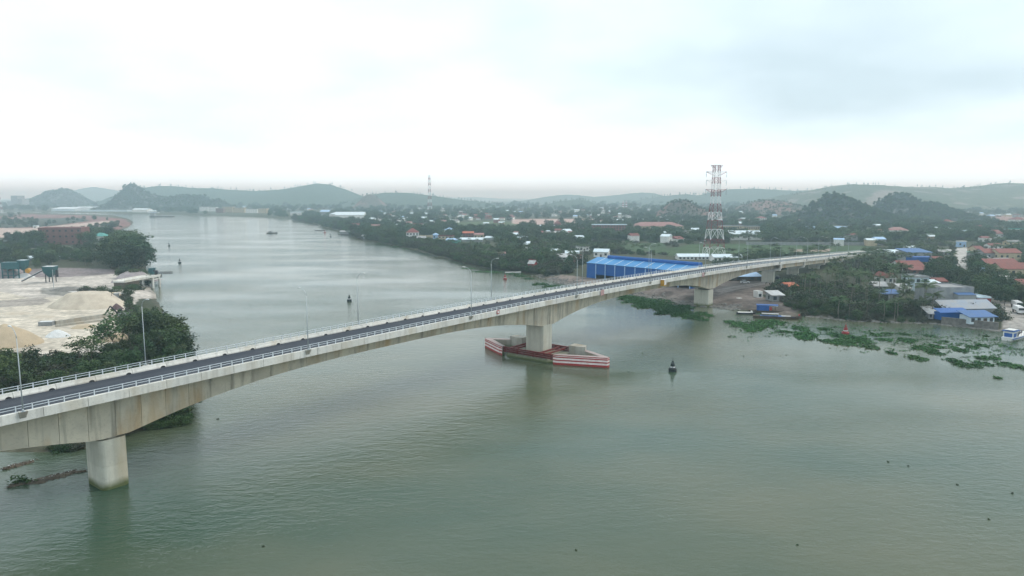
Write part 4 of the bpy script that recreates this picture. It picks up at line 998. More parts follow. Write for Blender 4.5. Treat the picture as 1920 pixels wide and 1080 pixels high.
B('house', 'white house with red roof on the slope at far right', 'house', 1864, 1884, 447, 438, 12, 0.4, 'whitewall', 'redroof', 'gable', 3.5, 3, 1)
B('house', 'cream house behind the red-roofed slope house', 'house', 1868, 1882, 432, 425, 10, 0.2, 'creamwall', 'paleroof', 'flat', 0, 2, 1)
B('house', 'white terrace house cut by the right edge above the village', 'house', 1900, 1930, 438, 430, 10, 0.0, 'whitewall', 'greenroof', 'flat', 0, 3, 1)
B('house', 'red-roofed cream house under the bare earth slope', 'house', 1774, 1788, 422, 415, 14, 0.2, 'creamwall', 'redroof', 'hip', 3, 2, 1)
B('house', 'red and white house at the right edge under the ridge', 'house', 1902, 1924, 421, 412, 14, 0.1, 'whitewall', 'redroof', 'hip', 4, 3, 1)
B('hut', 'teal-roofed roadside hut beside the pale road', 'hut', 1826, 1846, 482, 476, 8, 0.05, 'greywall', 'greenroof', 'shed', 1.0, 1, 1)
B('gate', 'white gateway with blue panel at the top of the pale road', 'gate', 1796, 1812, 463, 453, 3, 0.1, 'bluerib', 'whitewall', 'flat', 0, 2, 1)
B('yard_wall', 'low white wall along the far side of the green field', 'wall', 1400, 1628, 459.5, 458.6, 0.4, -0.03, 'greywall', 'greywall', 'flat', 0, 0, 1, over=0.05, keep=False)

for i, (a, b_, y, yt, wl, rf, rt, lb) in enumerate((
    (1640, 1662, 545, 536, 'greywall', 'tin', 'gable', 'tin-roofed grey house deep in the palm grove'), (1690, 1708, 548, 541, 'whitewall', 'tin', 'shed', 'small white shack beside the blue tarp roof house'),
    (1748, 1766, 521, 514, 'greywall', 'fibre', 'gable', 'grey gabled house behind the small dark red-roofed one'), (1836, 1858, 492, 485, 'greywall', 'fibre', 'gable', 'grey house left of the broad red-tiled house'),
    (1838, 1862, 514, 507, 'skylight', 'bluerib', 'shed', 'pale blue lean-to before the red-tiled cluster'), (1880, 1908, 530, 523, 'greywall', 'tin', 'gable', 'tin-roofed house below the red-tiled cluster'),
    (1846, 1872, 539, 531, 'blue', 'bluedk', 'shed', 'small blue stall under the trees by the road'), (1752, 1772, 492, 486, 'whitewall', 'redroof', 'gable', 'small red-roofed house right of the blue-topped building'),
    (1762, 1784, 478, 472, 'greywall', 'tin', 'gable', 'grey roadside house left of the pale road'), (1640, 1658, 478, 472, 'whitewall', 'tin', 'gable', 'white house at the end of the bridge'),
    (1855, 1880, 466, 460, 'whitewall', 'redroof', 'gable', 'red-roofed house above the cluster at the right edge'), (1890, 1915, 460, 454, 'creamwall', 'fibre', 'gable', 'cream grey-roofed house above the cluster at the right edge'),
    (1742, 1762, 597, 590, 'greywall', 'tin', 'shed', 'grey shore shack left of the blue awning'), (1700, 1716, 470, 464, 'whitewall', 'skylight', 'gable', 'white house behind the blue-topped building'))):
    B('house', lb, 'house', a, b_, y, yt, 7, 0.1 * (i % 4 - 1.5), wl, rf, rt, 1.5, 3, 1)
# scattered houses of the far settlements
FARH = []; FHT = {}
def far_house(x, y, wpx, i):
    p = gp(x, y); k = p.y / F
    w = max(8, wpx * k); h = R.uniform(3.2, 6.5); dep = R.uniform(8, 14)
    wl = R.choice(['whitewall'] * 6 + ['creamwall', 'pinkwall', 'greywall'])
    rf = R.choice(['skylight'] * 4 + ['redroof', 'paleroof', 'tin', 'bluerib', 'fibre'])
    cn_ = dict(whitewall='white', creamwall='cream', pinkwall='reddish', greywall='grey')[wl]; rn_ = dict(skylight='pale', redroof='red', paleroof='pinkish', tin='tin', bluerib='light blue', fibre='grey')[rf]
    o = empty('far_house', (p.x, p.y, p.z - 0.3), R.uniform(-0.5, 0.5))
    ZN = [(600, 'below the pointed far hill'), (700, 'behind the bend warehouse'), (806, 'left of the slender pylon'), (900, 'right of the slender pylon'), (1000, 'left of the bare pink lots'), (1120, 'around the bare pink lots'), (1235, 'behind the terracotta school'), (1338, 'below the reddish hill'), (1480, 'right of the big pylon'), (1650, 'below the left karst hill'), (1780, 'below the right karst hill'), (9999, 'on the slope at far right')]
    zn = next(z for q_, z in ZN if x < q_)
    FHT.setdefault((cn_, rn_, zn), []).append((x, o))
    MB().box((0, 0, h / 2), (w, dep, h)).build('wall', MT[wl], o)
    e = h; r_ = R.uniform(1, 2.6); W2, D2 = w / 2 + .4, dep / 2 + .4
    m = MB(); m.add([(-W2, -D2, e), (W2, -D2, e), (W2, D2, e), (-W2, D2, e), (-W2, 0, e + r_), (W2, 0, e + r_)], [(0, 1, 5, 4), (2, 3, 4, 5), (1, 2, 5), (3, 0, 4), (3, 2, 1, 0)]); m.build('roof', MT[rf], o)
    FARH.append((x, y))
cnt = 0
for (x0, x1, y0, y1, n_) in ((440, 700, 386, 398, 22), (690, 960, 388, 424, 60), (960, 1180, 390, 409, 30), (1120, 1340, 396, 420, 26), (1340, 1520, 392, 424, 18), (1560, 1920, 420, 462, 34), (960, 1120, 424, 452, 22), (1760, 1920, 392, 414, 16), (1180, 1330, 438, 456, 9), (700, 780, 404, 430, 10)):
    for _ in range(n_):
        x = R.uniform(x0, x1); y = y0 + (y1 - y0) * R.random() ** 0.8
        if any(abs(x - a) < 7 and abs(y - b_) < 2 for a, b_ in FARH) or any(k[0] < x < k[1] and k[2] - 6 < y < k[3] + 8 for k in KEEPOUT): continue
        far_house(x, y, R.uniform(4, 9), cnt); cnt += 1

for (cn_, rn_, zn), lst in FHT.items():
    lst.sort(key=lambda q_: q_[0])
    for i, (x, o) in enumerate(lst):
        ex = '' if len(lst) == 1 else f', {ORD[i]} from the left'
        tag(o, f'tiny {cn_} {rn_}-roofed house {zn}{ex}', 'house', 'tiny far houses on the plain')

# ------------------------------------------------------------------ plants
def leaf_quads(c, n, spread, size, rng, flat=0.35):
    """n leaf faces around each clump centre c (m,3)"""
    m = len(c); P = np.repeat(c, n, 0) + rng.normal(0, 1, (m * n, 3)) * spread
    a = rng.normal(0, 1, (m * n, 3)); a[:, 2] *= flat; a /= np.linalg.norm(a, axis=1, keepdims=True)
    u = rng.normal(0, 1, (m * n, 3)); u -= (u * a).sum(1, keepdims=True) * a; u /= np.linalg.norm(u, axis=1, keepdims=True)
    sz = size * rng.uniform(0.6, 1.4, (m * n, 1))
    v = np.stack([P - a * sz, P + u * sz * 0.5, P + a * sz, P - u * sz * 0.5], 1).reshape(-1, 3)
    f = np.arange(m * n * 4).reshape(-1, 4)
    return v, f
def crown_mesh(name, seed, R_, zc, hz, nclump, n, size, mat, spread=0.55, lump=0.35, shell=0.55):
    rng = np.random.default_rng(seed)
    d = rng.normal(0, 1, (nclump, 3)); d /= np.linalg.norm(d, axis=1, keepdims=True)
    lob = 1 + lump * np.sin(d[:, 0] * 3.1 + seed) * np.cos(d[:, 1] * 2.7 + seed * 2) + rng.normal(0, 0.14, nclump)
    r = (shell + (1 - shell) * rng.random(nclump) ** 0.5) * lob
    c = d * r[:, None] * np.array([R_, R_, hz]) + np.array([0, 0, zc])
    c[:, 2] = np.maximum(c[:, 2], 0.25)
    v, f = leaf_quads(c, n, np.array([spread, spread, spread * 0.7]), size, rng)
    return np_mesh(name, v, f, MT[mat])
def trunk_mesh(name, seed, h, r, nb, spreadr, mat='bark', z0=0.35):
    rng = random.Random(seed); m = MB()
    bend = [(rng.uniform(-.25, .25) * k, rng.uniform(-.25, .25) * k, h * k / 4) for k in range(5)]
    m.tube(bend, [r * (1 - 0.16 * k) for k in range(5)], 6)
    for i in range(nb):
        a = 2 * math.pi * i / nb + rng.uniform(-.4, .4); z = h * rng.uniform(z0, 0.75); e = spreadr * rng.uniform(0.6, 1)
        b0 = Vector((bend[2][0], bend[2][1], z)); b1 = b0 + Vector((math.cos(a) * e * .5, math.sin(a) * e * .5, h * 0.16)); b2 = b0 + Vector((math.cos(a) * e, math.sin(a) * e, h * 0.36))
        m.tube([b0, b1, b2], [r * .5, r * .32, r * .12], 5)
    return m.mesh(name, MT[mat])
def frond_mesh(name, seed, nf, length, droop, mat, z, leaflet=0.75, wid=0.16, up=0.9):
    rng = random.Random(seed); v = []; f = []
    for i in range(nf):
        a = 2 * math.pi * i / nf * 2.4 + rng.uniform(-.3, .3); el = up * rng.uniform(0.1, 1.0) + rng.uniform(-0.25, 0.15)
        dh = Vector((math.cos(a), math.sin(a), 0)); sd = Vector((-dh.y, dh.x, 0))
        L_ = length * rng.uniform(0.8, 1.1); pts = []
        n = 9
        for k in range(n + 1):
            t_ = k / n
            pts.append(dh * (L_ * t_ * math.cos(el * (1 - 0.5 * t_))) + Vector((0, 0, z + L_ * (math.sin(el) * t_ - droop * t_ * t_))))
        for k in range(n):
            p, q_ = pts[k], pts[k + 1]; o = len(v)
            w = 0.035 * length / 3
            v += [tuple(p - sd * w), tuple(p + sd * w), tuple(q_ + sd * w), tuple(q_ - sd * w)]; f.append((o, o + 1, o + 2, o + 3))
            if k == 0: continue
            for s_ in (-1, 1):
                for sub in (0.0, 0.5):
                    c = p.lerp(q_, sub); ll = leaflet * math.sin(math.pi * (0.12 + 0.8 * (k + sub) / n)) * rng.uniform(0.85, 1.15)
                    tip = c + sd * s_ * ll * 0.8 + (q_ - p).normalized() * ll * 0.5 + Vector((0, 0, -ll * 0.55)); o = len(v)
                    v += [tuple(c), tuple(c + (q_ - p) * 0.42), tuple(tip)]; f.append((o, o + 1, o + 2))
    me = bpy.data.meshes.new(name); me.from_pydata(v, [], f); me.materials.append(MT[mat]); return me
PL = {}
for k in range(5):   # broad trees, 8 m tall
    PL['broad', k] = (trunk_mesh('trunk', k, 5.6, 0.2, 5, 2.4), crown_mesh('crown', 10 + k, 2.9 + 0.25 * (k % 3), 5.0, 2.9, 92, 15, 0.34, 'leaf' if k % 2 == 0 else 'leaf2', 0.5))
for k in range(3):   # airy trees with visible trunks, 8 m tall
    PL['airy', k] = (trunk_mesh('trunk', 20 + k, 6.6, 0.14, 6, 2.6, z0=0.5), crown_mesh('crown', 30 + k, 2.8, 6.2, 1.6, 46, 11, 0.30, 'leaf2', 0.45, 0.5))
for k in range(4):   # bushes, 3 m tall
    PL['bush', k] = (trunk_mesh('trunk', 40 + k, 1.4, 0.08, 4, 1.0, z0=0.2), crown_mesh('crown', 50 + k, 1.9, 1.35, 1.4, 52, 12, 0.26, ('leafdry', 'leaf', 'leaf2', 'leafdry')[k], 0.36))
for k in range(3):   # areca palms, 10 m
    m = MB(); R2 = random.Random(k); lx, ly = R2.uniform(-.6, .6), R2.uniform(-.6, .6)
    m.tube([(0, 0, 0), (lx * .3, ly * .3, 4), (0, 0, 8.2)], [0.13, 0.1, 0.09], 6)
    PL['areca', k] = (m.mesh('trunk', MT['palmbark']), frond_mesh('crown', 60 + k, 11, 2.5, 0.35, 'palm', 8.2, 0.85, up=1.25))
for k in range(2):   # coconut palms, 11 m
    m = MB(); R2 = random.Random(5 + k)
    m.tube([(R2.uniform(-.8, .8), R2.uniform(-.8, .8), 0), (0.3, 0, 4), (0, 0, 9)], [0.26, 0.19, 0.15], 7)
    PL['coco', k] = (m.mesh('trunk', MT['palmbark']), frond_mesh('crown', 70 + k, 20, 4.6, 0.42, 'palm', 9.0, 1.35, up=1.1))
for k in range(3):   # tall pine-like skyline tree, 14 m
    m = MB(); m.tube([(0, 0, 0), (0.1, 0, 7), (0, 0, 13)], [0.22, 0.16, 0.08], 5)
    PL['pine', k] = (m.mesh('trunk', MT['bark']), crown_mesh('crown', 80 + k, 2.2, 7.5, 6.2, 26, 9, 0.75, 'farleaf', 0.7, 0.5))
REFH = dict(broad=8.0, airy=8.0, bush=3.0, areca=10.5, coco=11.5, pine=14.0)
CATN = dict(broad=('broadleaf_tree', 'tree'), airy=('slender_tree', 'tree'), bush=('bush', 'bush'), areca=('areca_palm', 'palm'), coco=('coconut_palm', 'palm'))
NPL = {}
def plant(kind, x, y, h, label, group, z=None, var=None):
    k = R.randrange(sum(1 for q_ in PL if q_[0] == kind)) if var is None else var
    tm, cm = PL[kind, k]
    zz = gz(x, y) if z is None else z
    if zz < -0.6: return None
    o = empty(CATN[kind][0], (x, y, zz - 0.15), R.uniform(0, 6.28), label, CATN[kind][1], group)
    s_ = h / REFH[kind]; o.scale = (s_ * R.uniform(0.88, 1.15), s_ * R.uniform(0.88, 1.15), s_)
    obj('trunk', tm, o); obj('crown', cm, o)
    NPL[kind] = NPL.get(kind, 0) + 1
    return o
def bridge_so(x, y):
    d = Vector((x, y, 0)) - BP0
    return d.dot(BD), d.dot(BN)
def patch(poly, n, kinds, hr, label, group, mind=2.0, cond=None, weights=None):
    """n plants spread inside a photo polygon laid on the ground"""
    W_ = P2(poly, 2.0); x0, y0 = W_.min(0); x1, y1 = W_.max(0); pts = []; tries = 0
    while len(pts) < n and tries < n * 60:
        tries += 1
        x, y = R.uniform(x0, x1), R.uniform(y0, y1)
        if not inpoly(np.array([x]), np.array([y]), W_)[0]: continue
        if any((x - a) ** 2 + (y - b_) ** 2 < mind * mind for a, b_ in pts): continue
        u, v = proj(x, y, 2)
        if any(k[0] < u < k[1] and k[2] < v < k[3] for k in KEEPOUT): continue
        s_, off = bridge_so(x, y)
        kind = R.choices(kinds, weights)[0]
        h = R.uniform(*hr[kind])
        if abs(off) < 8.5 and -70 < s_ < 540 and h > max(2.5, zk(s_) - 9 - 2): continue
        pts.append((x, y))
        plant(kind, x, y, h, label[kind], group)
L1 = 'in the dense thicket beyond the bridge on the left bank'
patch([(-70, 735), (-70, 688), (30, 692), (110, 694), (180, 690), (222, 668), (236, 640), (262, 622), (300, 628), (335, 645), (350, 668), (352, 760), (300, 770), (100, 800)], 92, ['broad', 'bush', 'airy'],
      dict(broad=(3.6, 6.2), bush=(1.8, 3.2), airy=(5, 7)), dict(broad='dark broad tree ' + L1, bush='low bush ' + L1, airy='slender open-crowned tree ' + L1), 'thicket on the left bank', 2.2, weights=[6, 3, 1])
L2_ = 'at the water edge of the left bank thicket'
for x, y, h in ((262, 644, 8.5), (282, 640, 9), (300, 644, 9.8), (318, 650, 9.4), (332, 658, 8.4), (340, 674, 7.2), (270, 628, 8), (290, 628, 8.5), (308, 638, 8.5), (342, 692, 6.5), (322, 672, 7.5), (298, 668, 7.5)):
    p = gp(x, y); plant('broad', p.x, p.y, h, 'large dark tree ' + L2_, 'large trees at the left water edge')
for i, (x, y, h) in enumerate(((192, 672, 9), (212, 668, 10), (243, 655, 9), (150, 685, 7.5), (175, 690, 8), (228, 650, 10.5))):
    p = gp(x, y); plant('airy', p.x, p.y, h, f'slender spreading tree before the sand yard, {ORD[i]} of its row', 'slender trees before the sand yard')
patch([(170, 556), (240, 552), (262, 560), (262, 600), (236, 612), (225, 590), (236, 566)], 16, ['bush', 'broad'], dict(bush=(2, 3.5), broad=(4, 6)), dict(bush='bush on the yard edge by the jetty', broad='small tree on the yard edge by the jetty'), 'yard edge plants', 2.0, weights=[3, 1])
patch([(140, 548), (185, 543), (262, 540), (270, 548), (180, 553)], 12, ['bush'], dict(bush=(2, 3.2)), dict(bush='dry bush along the raised track to the jetty'), 'track edge bushes', 2.0)
patch([(214, 520), (262, 519), (280, 527), (284, 533), (268, 533), (225, 524)], 12, ['bush', 'broad'], dict(bush=(2.5, 4.5), broad=(5, 7)), dict(bush='brownish bush behind the gravel heap', broad='small tree behind the gravel heap'), 'plants behind the gravel heap', 2.2)
L3 = 'in the tall grove on the left river point'
patch([(200, 509), (216, 478), (226, 464), (250, 474), (272, 486), (274, 500), (262, 509), (225, 510)], 28, ['broad'], dict(broad=(12, 19)), dict(broad='tall dark tree ' + L3), 'grove on the left river point', 4.5)
patch([(148, 470), (195, 462), (212, 450), (205, 444), (180, 446), (160, 455)], 10, ['broad'], dict(broad=(10, 14)), dict(broad='tree beside the terracotta block'), 'trees beside the terracotta block', 4)
L4 = 'in the belt behind the sand yard'
patch([(-60, 508), (-60, 462), (20, 462), (110, 466), (190, 468), (192, 505), (120, 503), (40, 506)], 60, ['broad', 'coco', 'bush'], dict(broad=(6, 10), coco=(7, 10), bush=(2.5, 4)), dict(broad='tree ' + L4, coco='palm ' + L4, bush='bush ' + L4), 'tree belt behind the yard', 4, weights=[5, 2, 2])
patch([(25, 466), (100, 466), (120, 460), (90, 456), (30, 460)], 14, ['broad'], dict(broad=(10, 14)), dict(broad='leafy tree in front of the terracotta block'), 'trees in front of the terracotta block', 4)
# right bank shoreline shrubs
shore = RP[18:27]
for i in range(135):
    t_ = R.random() ** 0.8 * (len(shore) - 1); k = int(t_); a = shore[k]; b_ = shore[min(k + 1, len(shore) - 1)]; f_ = t_ - k
    p = a + (b_ - a) * f_; n_ = np.array([(b_ - a)[1], -(b_ - a)[0]]); n_ = n_ / (np.linalg.norm(n_) + 1e-6)
    if n_[1] < 0: n_ = -n_
    p = p + n_ * R.uniform(1.5, 16)
    u, v = proj(p[0], p[1], 1)
    if any(q_[0] < u < q_[1] and q_[2] < v < q_[3] for q_ in KEEPOUT): continue
    plant('bush', p[0], p[1], R.uniform(2.2, 4.2), 'grey-green bush along the right bank upstream of the bridge', 'right bank shoreline bushes')
L5 = 'in the green belt left of the blue warehouse'
patch([(905, 492), (930, 462), (990, 446), (1060, 452), (1160, 470), (1172, 486), (1100, 500), (1086, 520), (1040, 516), (1012, 512), (960, 506)], 105, ['broad', 'areca', 'coco', 'bush'], dict(broad=(5, 9), areca=(6, 9), coco=(8, 10), bush=(2.5, 4)),
      dict(broad='tree ' + L5, areca='slim palm ' + L5, coco='coconut palm ' + L5, bush='bush ' + L5), 'green belt left of the warehouse', 3.6, weights=[6, 3, 1, 2])
L6 = 'behind the blue warehouse and bridge'
patch([(1180, 488), (1260, 486), (1345, 490), (1470, 484), (1490, 489), (1430, 499), (1350, 506), (1300, 497), (1200, 496)], 60, ['areca', 'broad', 'coco', 'bush'], dict(broad=(3.5, 6), areca=(5, 7), coco=(6, 8), bush=(2.5, 4)),
      dict(broad='tree ' + L6, areca='slim palm ' + L6, coco='coconut palm ' + L6, bush='bush ' + L6), 'plants behind the warehouse', 3.5, weights=[4, 4, 1, 2])
L7 = 'in the palm grove right of the bridge'
patch([(1462, 572), (1470, 548), (1520, 530), (1580, 512), (1625, 492), (1690, 520), (1712, 545), (1752, 575), (1756, 600), (1700, 600), (1620, 598), (1540, 592)], 150, ['areca', 'broad', 'bush', 'coco'], dict(areca=(7.5, 12.5), broad=(3.5, 5.5), bush=(1.8, 3.2), coco=(8, 10)),
      dict(areca='slim areca palm ' + L7, broad='tree ' + L7, bush='bush ' + L7, coco='coconut palm ' + L7), 'palm grove right of the bridge', 2.3, weights=[9, 3, 3, 2])
patch([(1475, 585), (1540, 590), (1620, 597), (1740, 603), (1735, 594), (1640, 588), (1540, 580)], 55, ['bush'], dict(bush=(1.6, 3.0)), dict(bush='bright green bush on the bank below the palm grove'), 'bank bushes below the palm grove', 1.6)
for i, (x, y, h, lb) in enumerate(((1734, 586, 12.5, 'tallest coconut palm standing before the grey warehouse'), (1748, 590, 9.5, 'lower coconut palm right of the tallest one'), (1694, 565, 10, 'coconut palm left of the pale green house'), (1728, 592, 7, 'short coconut palm at the foot of the tallest one'))):
    p = gp(x, y); plant('coco', p.x, p.y, h, lb, 'coconut palms by the shore')
L8 = 'in the dark grove along the village road at right'
patch([(1738, 524), (1745, 500), (1790, 500), (1800, 520), (1835, 530), (1870, 525), (1925, 530), (1935, 575), (1895, 580), (1850, 572), (1790, 535)], 46, ['broad'], dict(broad=(5, 8.5)), dict(broad='dark tree ' + L8), 'dark grove along the village road', 4, cond=None)
patch([(1625, 505), (1660, 490), (1690, 500), (1690, 530), (1640, 530)], 26, ['broad', 'areca'], dict(broad=(5, 8), areca=(7, 10)), dict(broad='tree beside the end of the bridge', areca='slim palm beside the end of the bridge'), 'plants beside the end of the bridge', 3)
patch([(1812, 500), (1845, 494), (1850, 510), (1870, 520), (1830, 520)], 16, ['broad'], dict(broad=(5, 8)), dict(broad='dark tree right of the pale road'), 'trees right of the pale road', 4)
MT['flame'] = leafmat('flame_blossom', (0.32, 0.075, 0.02), (0.42, 0.12, 0.03), rnd=0.1, hue=0.01)
p = gp(1752, 584)
o = empty('flowering_bush', p, 0, 'orange flowering bush left of the blue awning', 'bush'); o.scale = (1.1, 0.9, 0.9)
obj('trunk', PL['bush', 0][0], o); obj('crown', crown_mesh('crown', 91, 1.9, 1.6, 1.0, 46, 12, 0.26, 'flame', 0.36), o)
# small green point under the bridge by the first pier
for x, y, h in ((325, 797, 1.6), (338, 795, 2.0), (349, 790, 1.9), (310, 799, 1.6), (295, 800, 1.8), (280, 803, 1.5), (344, 783, 2.2), (330, 786, 2.2)):
    p = at(x, y, 0.2); plant('bush', p.x, p.y, h, 'green bush on the low point behind the first pier', 'bushes on the low point', z=0.1, var=2)
for x, y, h in ((100, 842, 1.6), (112, 846, 1.4), (125, 843, 1.5), (140, 842, 1.5), (152, 839, 1.3)):
    p = at(x, y, 0.2); plant('bush', p.x, p.y, h, 'bush at the waterline left of the first pier', 'bushes left of the first pier', z=0.05)
print('plants', NPL)

# far woodland: one mass per kind of cover, instanced over the land
def far_stuff(name, pts, scl, crown_objs, seed):
    n = len(pts); me = bpy.data.meshes.new(name); me.vertices.add(n)
    me.vertices.foreach_set('co', np.ascontiguousarray(pts, np.float32).ravel())
    a = me.attributes.new('scl', 'FLOAT', 'POINT'); a.data.foreach_set('value', np.asarray(scl, np.float32))
    rg = np.random.default_rng(seed)
    a = me.attributes.new('rot', 'FLOAT', 'POINT'); a.data.foreach_set('value', rg.uniform(0, 6.28, n).astype(np.float32))
    a = me.attributes.new('var', 'INT', 'POINT'); a.data.foreach_set('value', rg.integers(0, len(crown_objs), n).astype(np.int32))
    o = obj(name, me); tag(o, kind='stuff')
    ng = bpy.data.node_groups.new(name, 'GeometryNodeTree')
    ng.interface.new_socket('Geometry', in_out='INPUT', socket_type='NodeSocketGeometry'); ng.interface.new_socket('Geometry', in_out='OUTPUT', socket_type='NodeSocketGeometry')
    N = ng.nodes.new; L = ng.links.new
    gi = N('NodeGroupInput'); go = N('NodeGroupOutput'); ip = N('GeometryNodeInstanceOnPoints'); jg = N('GeometryNodeJoinGeometry')
    for c in crown_objs[::-1]:
        oi = N('GeometryNodeObjectInfo'); oi.inputs['Object'].default_value = c; oi.inputs['As Instance'].default_value = True
        L(oi.outputs['Geometry'], jg.inputs[0])
    def na(nm, ty):
        q_ = N('GeometryNodeInputNamedAttribute'); q_.data_type = ty; q_.inputs['Name'].default_value = nm
        return [s_ for s_ in q_.outputs if s_.enabled and s_.name == 'Attribute'][0]
    cx = N('ShaderNodeCombineXYZ'); L(na('rot', 'FLOAT'), cx.inputs[2])
    L(gi.outputs[0], ip.inputs['Points']); L(jg.outputs[0], ip.inputs['Instance']); ip.inputs['Pick Instance'].default_value = True
    L(na('var', 'INT'), ip.inputs['Instance Index']); L(cx.outputs[0], ip.inputs['Rotation']); L(na('scl', 'FLOAT'), ip.inputs['Scale'])
    L(ip.outputs[0], go.inputs[0])
    md = o.modifiers.new('cover', 'NODES'); md.node_group = ng
    return o
# the sources of the instances are the crowns of real trees standing in the scene
def crowns(kind):
    out = []
    for k in range(9):
        if (kind, k) in PL:
            me = PL[kind, k][1]
            c = next((q_ for q_ in bpy.data.objects if q_.data == me), None)
            if c: out.append(c)
    return out
def scatter(n, x0, x1, y0, y1, power=1.0):
    u = RN.uniform(x0, x1, n); v = y0 + (y1 - y0) * RN.random(n) ** power
    t_ = (2 - H) / (-SP - (v - 540) / F * CP)
    X = (u - 960) / F * t_; Y = (CP - (v - 540) / F * SP) * t_
    return u, v, X, Y
FIELDS = [[(1165, 459), (1205, 456), (1246, 456), (1252, 468), (1200, 472), (1168, 470)], [(1220, 472), (1300, 458), (1410, 456), (1480, 458), (1640, 460), (1640, 478), (1500, 480), (1380, 482), (1250, 480)],
          [(845, 418), (930, 414), (990, 420), (1000, 428), (900, 434), (850, 430)], [(958, 411.5), (1040, 410.5), (1117, 411), (1120, 418), (1050, 421), (990, 422), (958, 419)],
          [(1786, 462), (1826, 460), (1822, 485), (1816, 504), (1788, 504)], [(1795, 500), (1812, 498), (1830, 535), (1870, 560), (1930, 580), (1930, 615), (1880, 618), (1878, 590), (1840, 560), (1808, 530)],
          [(1180, 540), (1260, 530), (1420, 515), (1450, 530), (1440, 560), (1480, 575), (1480, 592), (1380, 584), (1300, 574), (1230, 562)], [(1012, 510), (1060, 508), (1110, 515), (1200, 530), (1240, 545), (1140, 546), (1040, 530)],
          [(1760, 410), (1900, 404), (1930, 410), (1930, 420), (1860, 416), (1760, 417)]]
def ok_land(u, v, X, Y, thin=1.0, fields=True):
    m = inpoly(X, Y, RPOLY) & (segdist(X, Y, RP) > 5)
    if fields:
        for f_ in FIELDS: m &= ~inpoly(X, Y, P2(f_, 2.0))
    for k in KEEPOUT: m &= ~((u > k[0]) & (u < k[1]) & (v > k[2]) & (v < k[3]))
    for a, b_ in FARH: m &= ~((np.abs(u - a) < 5) & (v > b_ - 1) & (v < b_ + 2.2))
    d = np.stack([X - BP0.x, Y - BP0.y], -1); s_ = d @ np.array(BD[:2]); off = d @ np.array(BN[:2])
    m &= ~((np.abs(off) < 9) & (s_ > 200) & (s_ < 560))
    return m
u, v, X, Y = scatter(15000, -120, 2050, 384, 452, 0.9)
m = ok_land(u, v, X, Y)
cl = fbm(X, Y, 90, 4, 3)
m &= cl > 0.33
X, Y, v = X[m], Y[m], v[m]
sc = RN.uniform(0.7, 1.25, len(X)) * np.interp(Y, [500, 1500, 3500], [0.95, 1.3, 2.6])
far_stuff('far_woodland', np.stack([X, Y, np.full(len(X), 1.6)], -1), sc, crowns('broad') + crowns('bush')[:2], 5)
u, v, X, Y = scatter(2600, 620, 1940, 436, 500, 1.0)
m = ok_land(u, v, X, Y) & (fbm(X, Y, 60, 41, 3) > 0.40)
X, Y = X[m], Y[m]
u2, v2, X2, Y2 = scatter(420, 1290, 1660, 449, 458, 1.0)
X = np.concatenate([X, X2]); Y = np.concatenate([Y, Y2])
far_stuff('far_palms', np.stack([X, Y, np.full(len(X), 1.2)], -1), RN.uniform(0.65, 1.0, len(X)), crowns('areca') + crowns('coco')[:1], 6)
# undergrowth and small trees over the nearer right bank and the left bank
u, v, X, Y = scatter(8500, 640, 1960, 445, 600, 1.2)
m = ok_land(u, v, X, Y) & (fbm(X, Y, 35, 14, 3) > 0.31)
X, Y = X[m], Y[m]
far_stuff('undergrowth', np.stack([X, Y, np.full(len(X), 1.5)], -1), RN.uniform(0.6, 1.5, len(X)), crowns('bush'), 7)
sl = RP[8:26]; tt = RN.random(2600) ** 0.75 * (len(sl) - 1.001); kk = tt.astype(int); ff = (tt - kk)[:, None]
q0 = sl[kk] + (sl[kk + 1] - sl[kk]) * ff; dd = sl[kk + 1] - sl[kk]; nn = np.stack([-dd[:, 1], dd[:, 0]], -1); nn /= np.linalg.norm(nn, axis=1, keepdims=True); nn *= np.sign(nn[:, 1:2])
q0 = q0 + nn * (1.0 + RN.random((2600, 1)) * np.interp(q0[:, 1:2], [350, 1500], [26, 70]))
far_stuff('shoreline_scrub', np.concatenate([q0, np.full((2600, 1), 0.9)], 1), RN.uniform(0.7, 1.5, 2600) * np.interp(q0[:, 1], [400, 1800], [0.9, 2.6]), crowns('bush'), 21)
u, v, X, Y = scatter(1500, -120, 260, 402, 500, 1.0)
m = inpoly(X, Y, LPOLY) & (segdist(X, Y, LP) > 3)
for f_ in ([(-300, 430), (0, 428), (60, 428), (130, 421), (190, 415), (215, 414), (205, 422), (150, 428), (100, 440), (0, 446), (-300, 448)], [(60, 440), (160, 436), (160, 462), (60, 462)]): m &= ~inpoly(X, Y, P2(f_, 2.0))
m &= ~((v < 412) & (u > 40)); m &= (fbm(X, Y, 70, 15, 3) > 0.38)
X, Y = X[m], Y[m]
far_stuff('left_bank_scrub', np.stack([X, Y, np.full(len(X), 1.4)], -1), RN.uniform(0.5, 1.0, len(X)) * np.interp(Y, [450, 1500], [0.8, 1.3]), crowns('broad') + crowns('bush'), 8)
u, v, X, Y = scatter(900, -80, 352, 640, 800, 1.0)
s_ = (X - BP0.x) * BD.x + (Y - BP0.y) * BD.y; off = (X - BP0.x) * BN.x + (Y - BP0.y) * BN.y
m = inpoly(X, Y, LPOLY) & (off < -5) & ((v > 672) | (u > 235))
X, Y = X[m], Y[m]
far_stuff('thicket_undergrowth', np.stack([X, Y, np.full(len(X), 1.2)], -1), RN.uniform(0.5, 1.1, len(X)), crowns('bush'), 9)
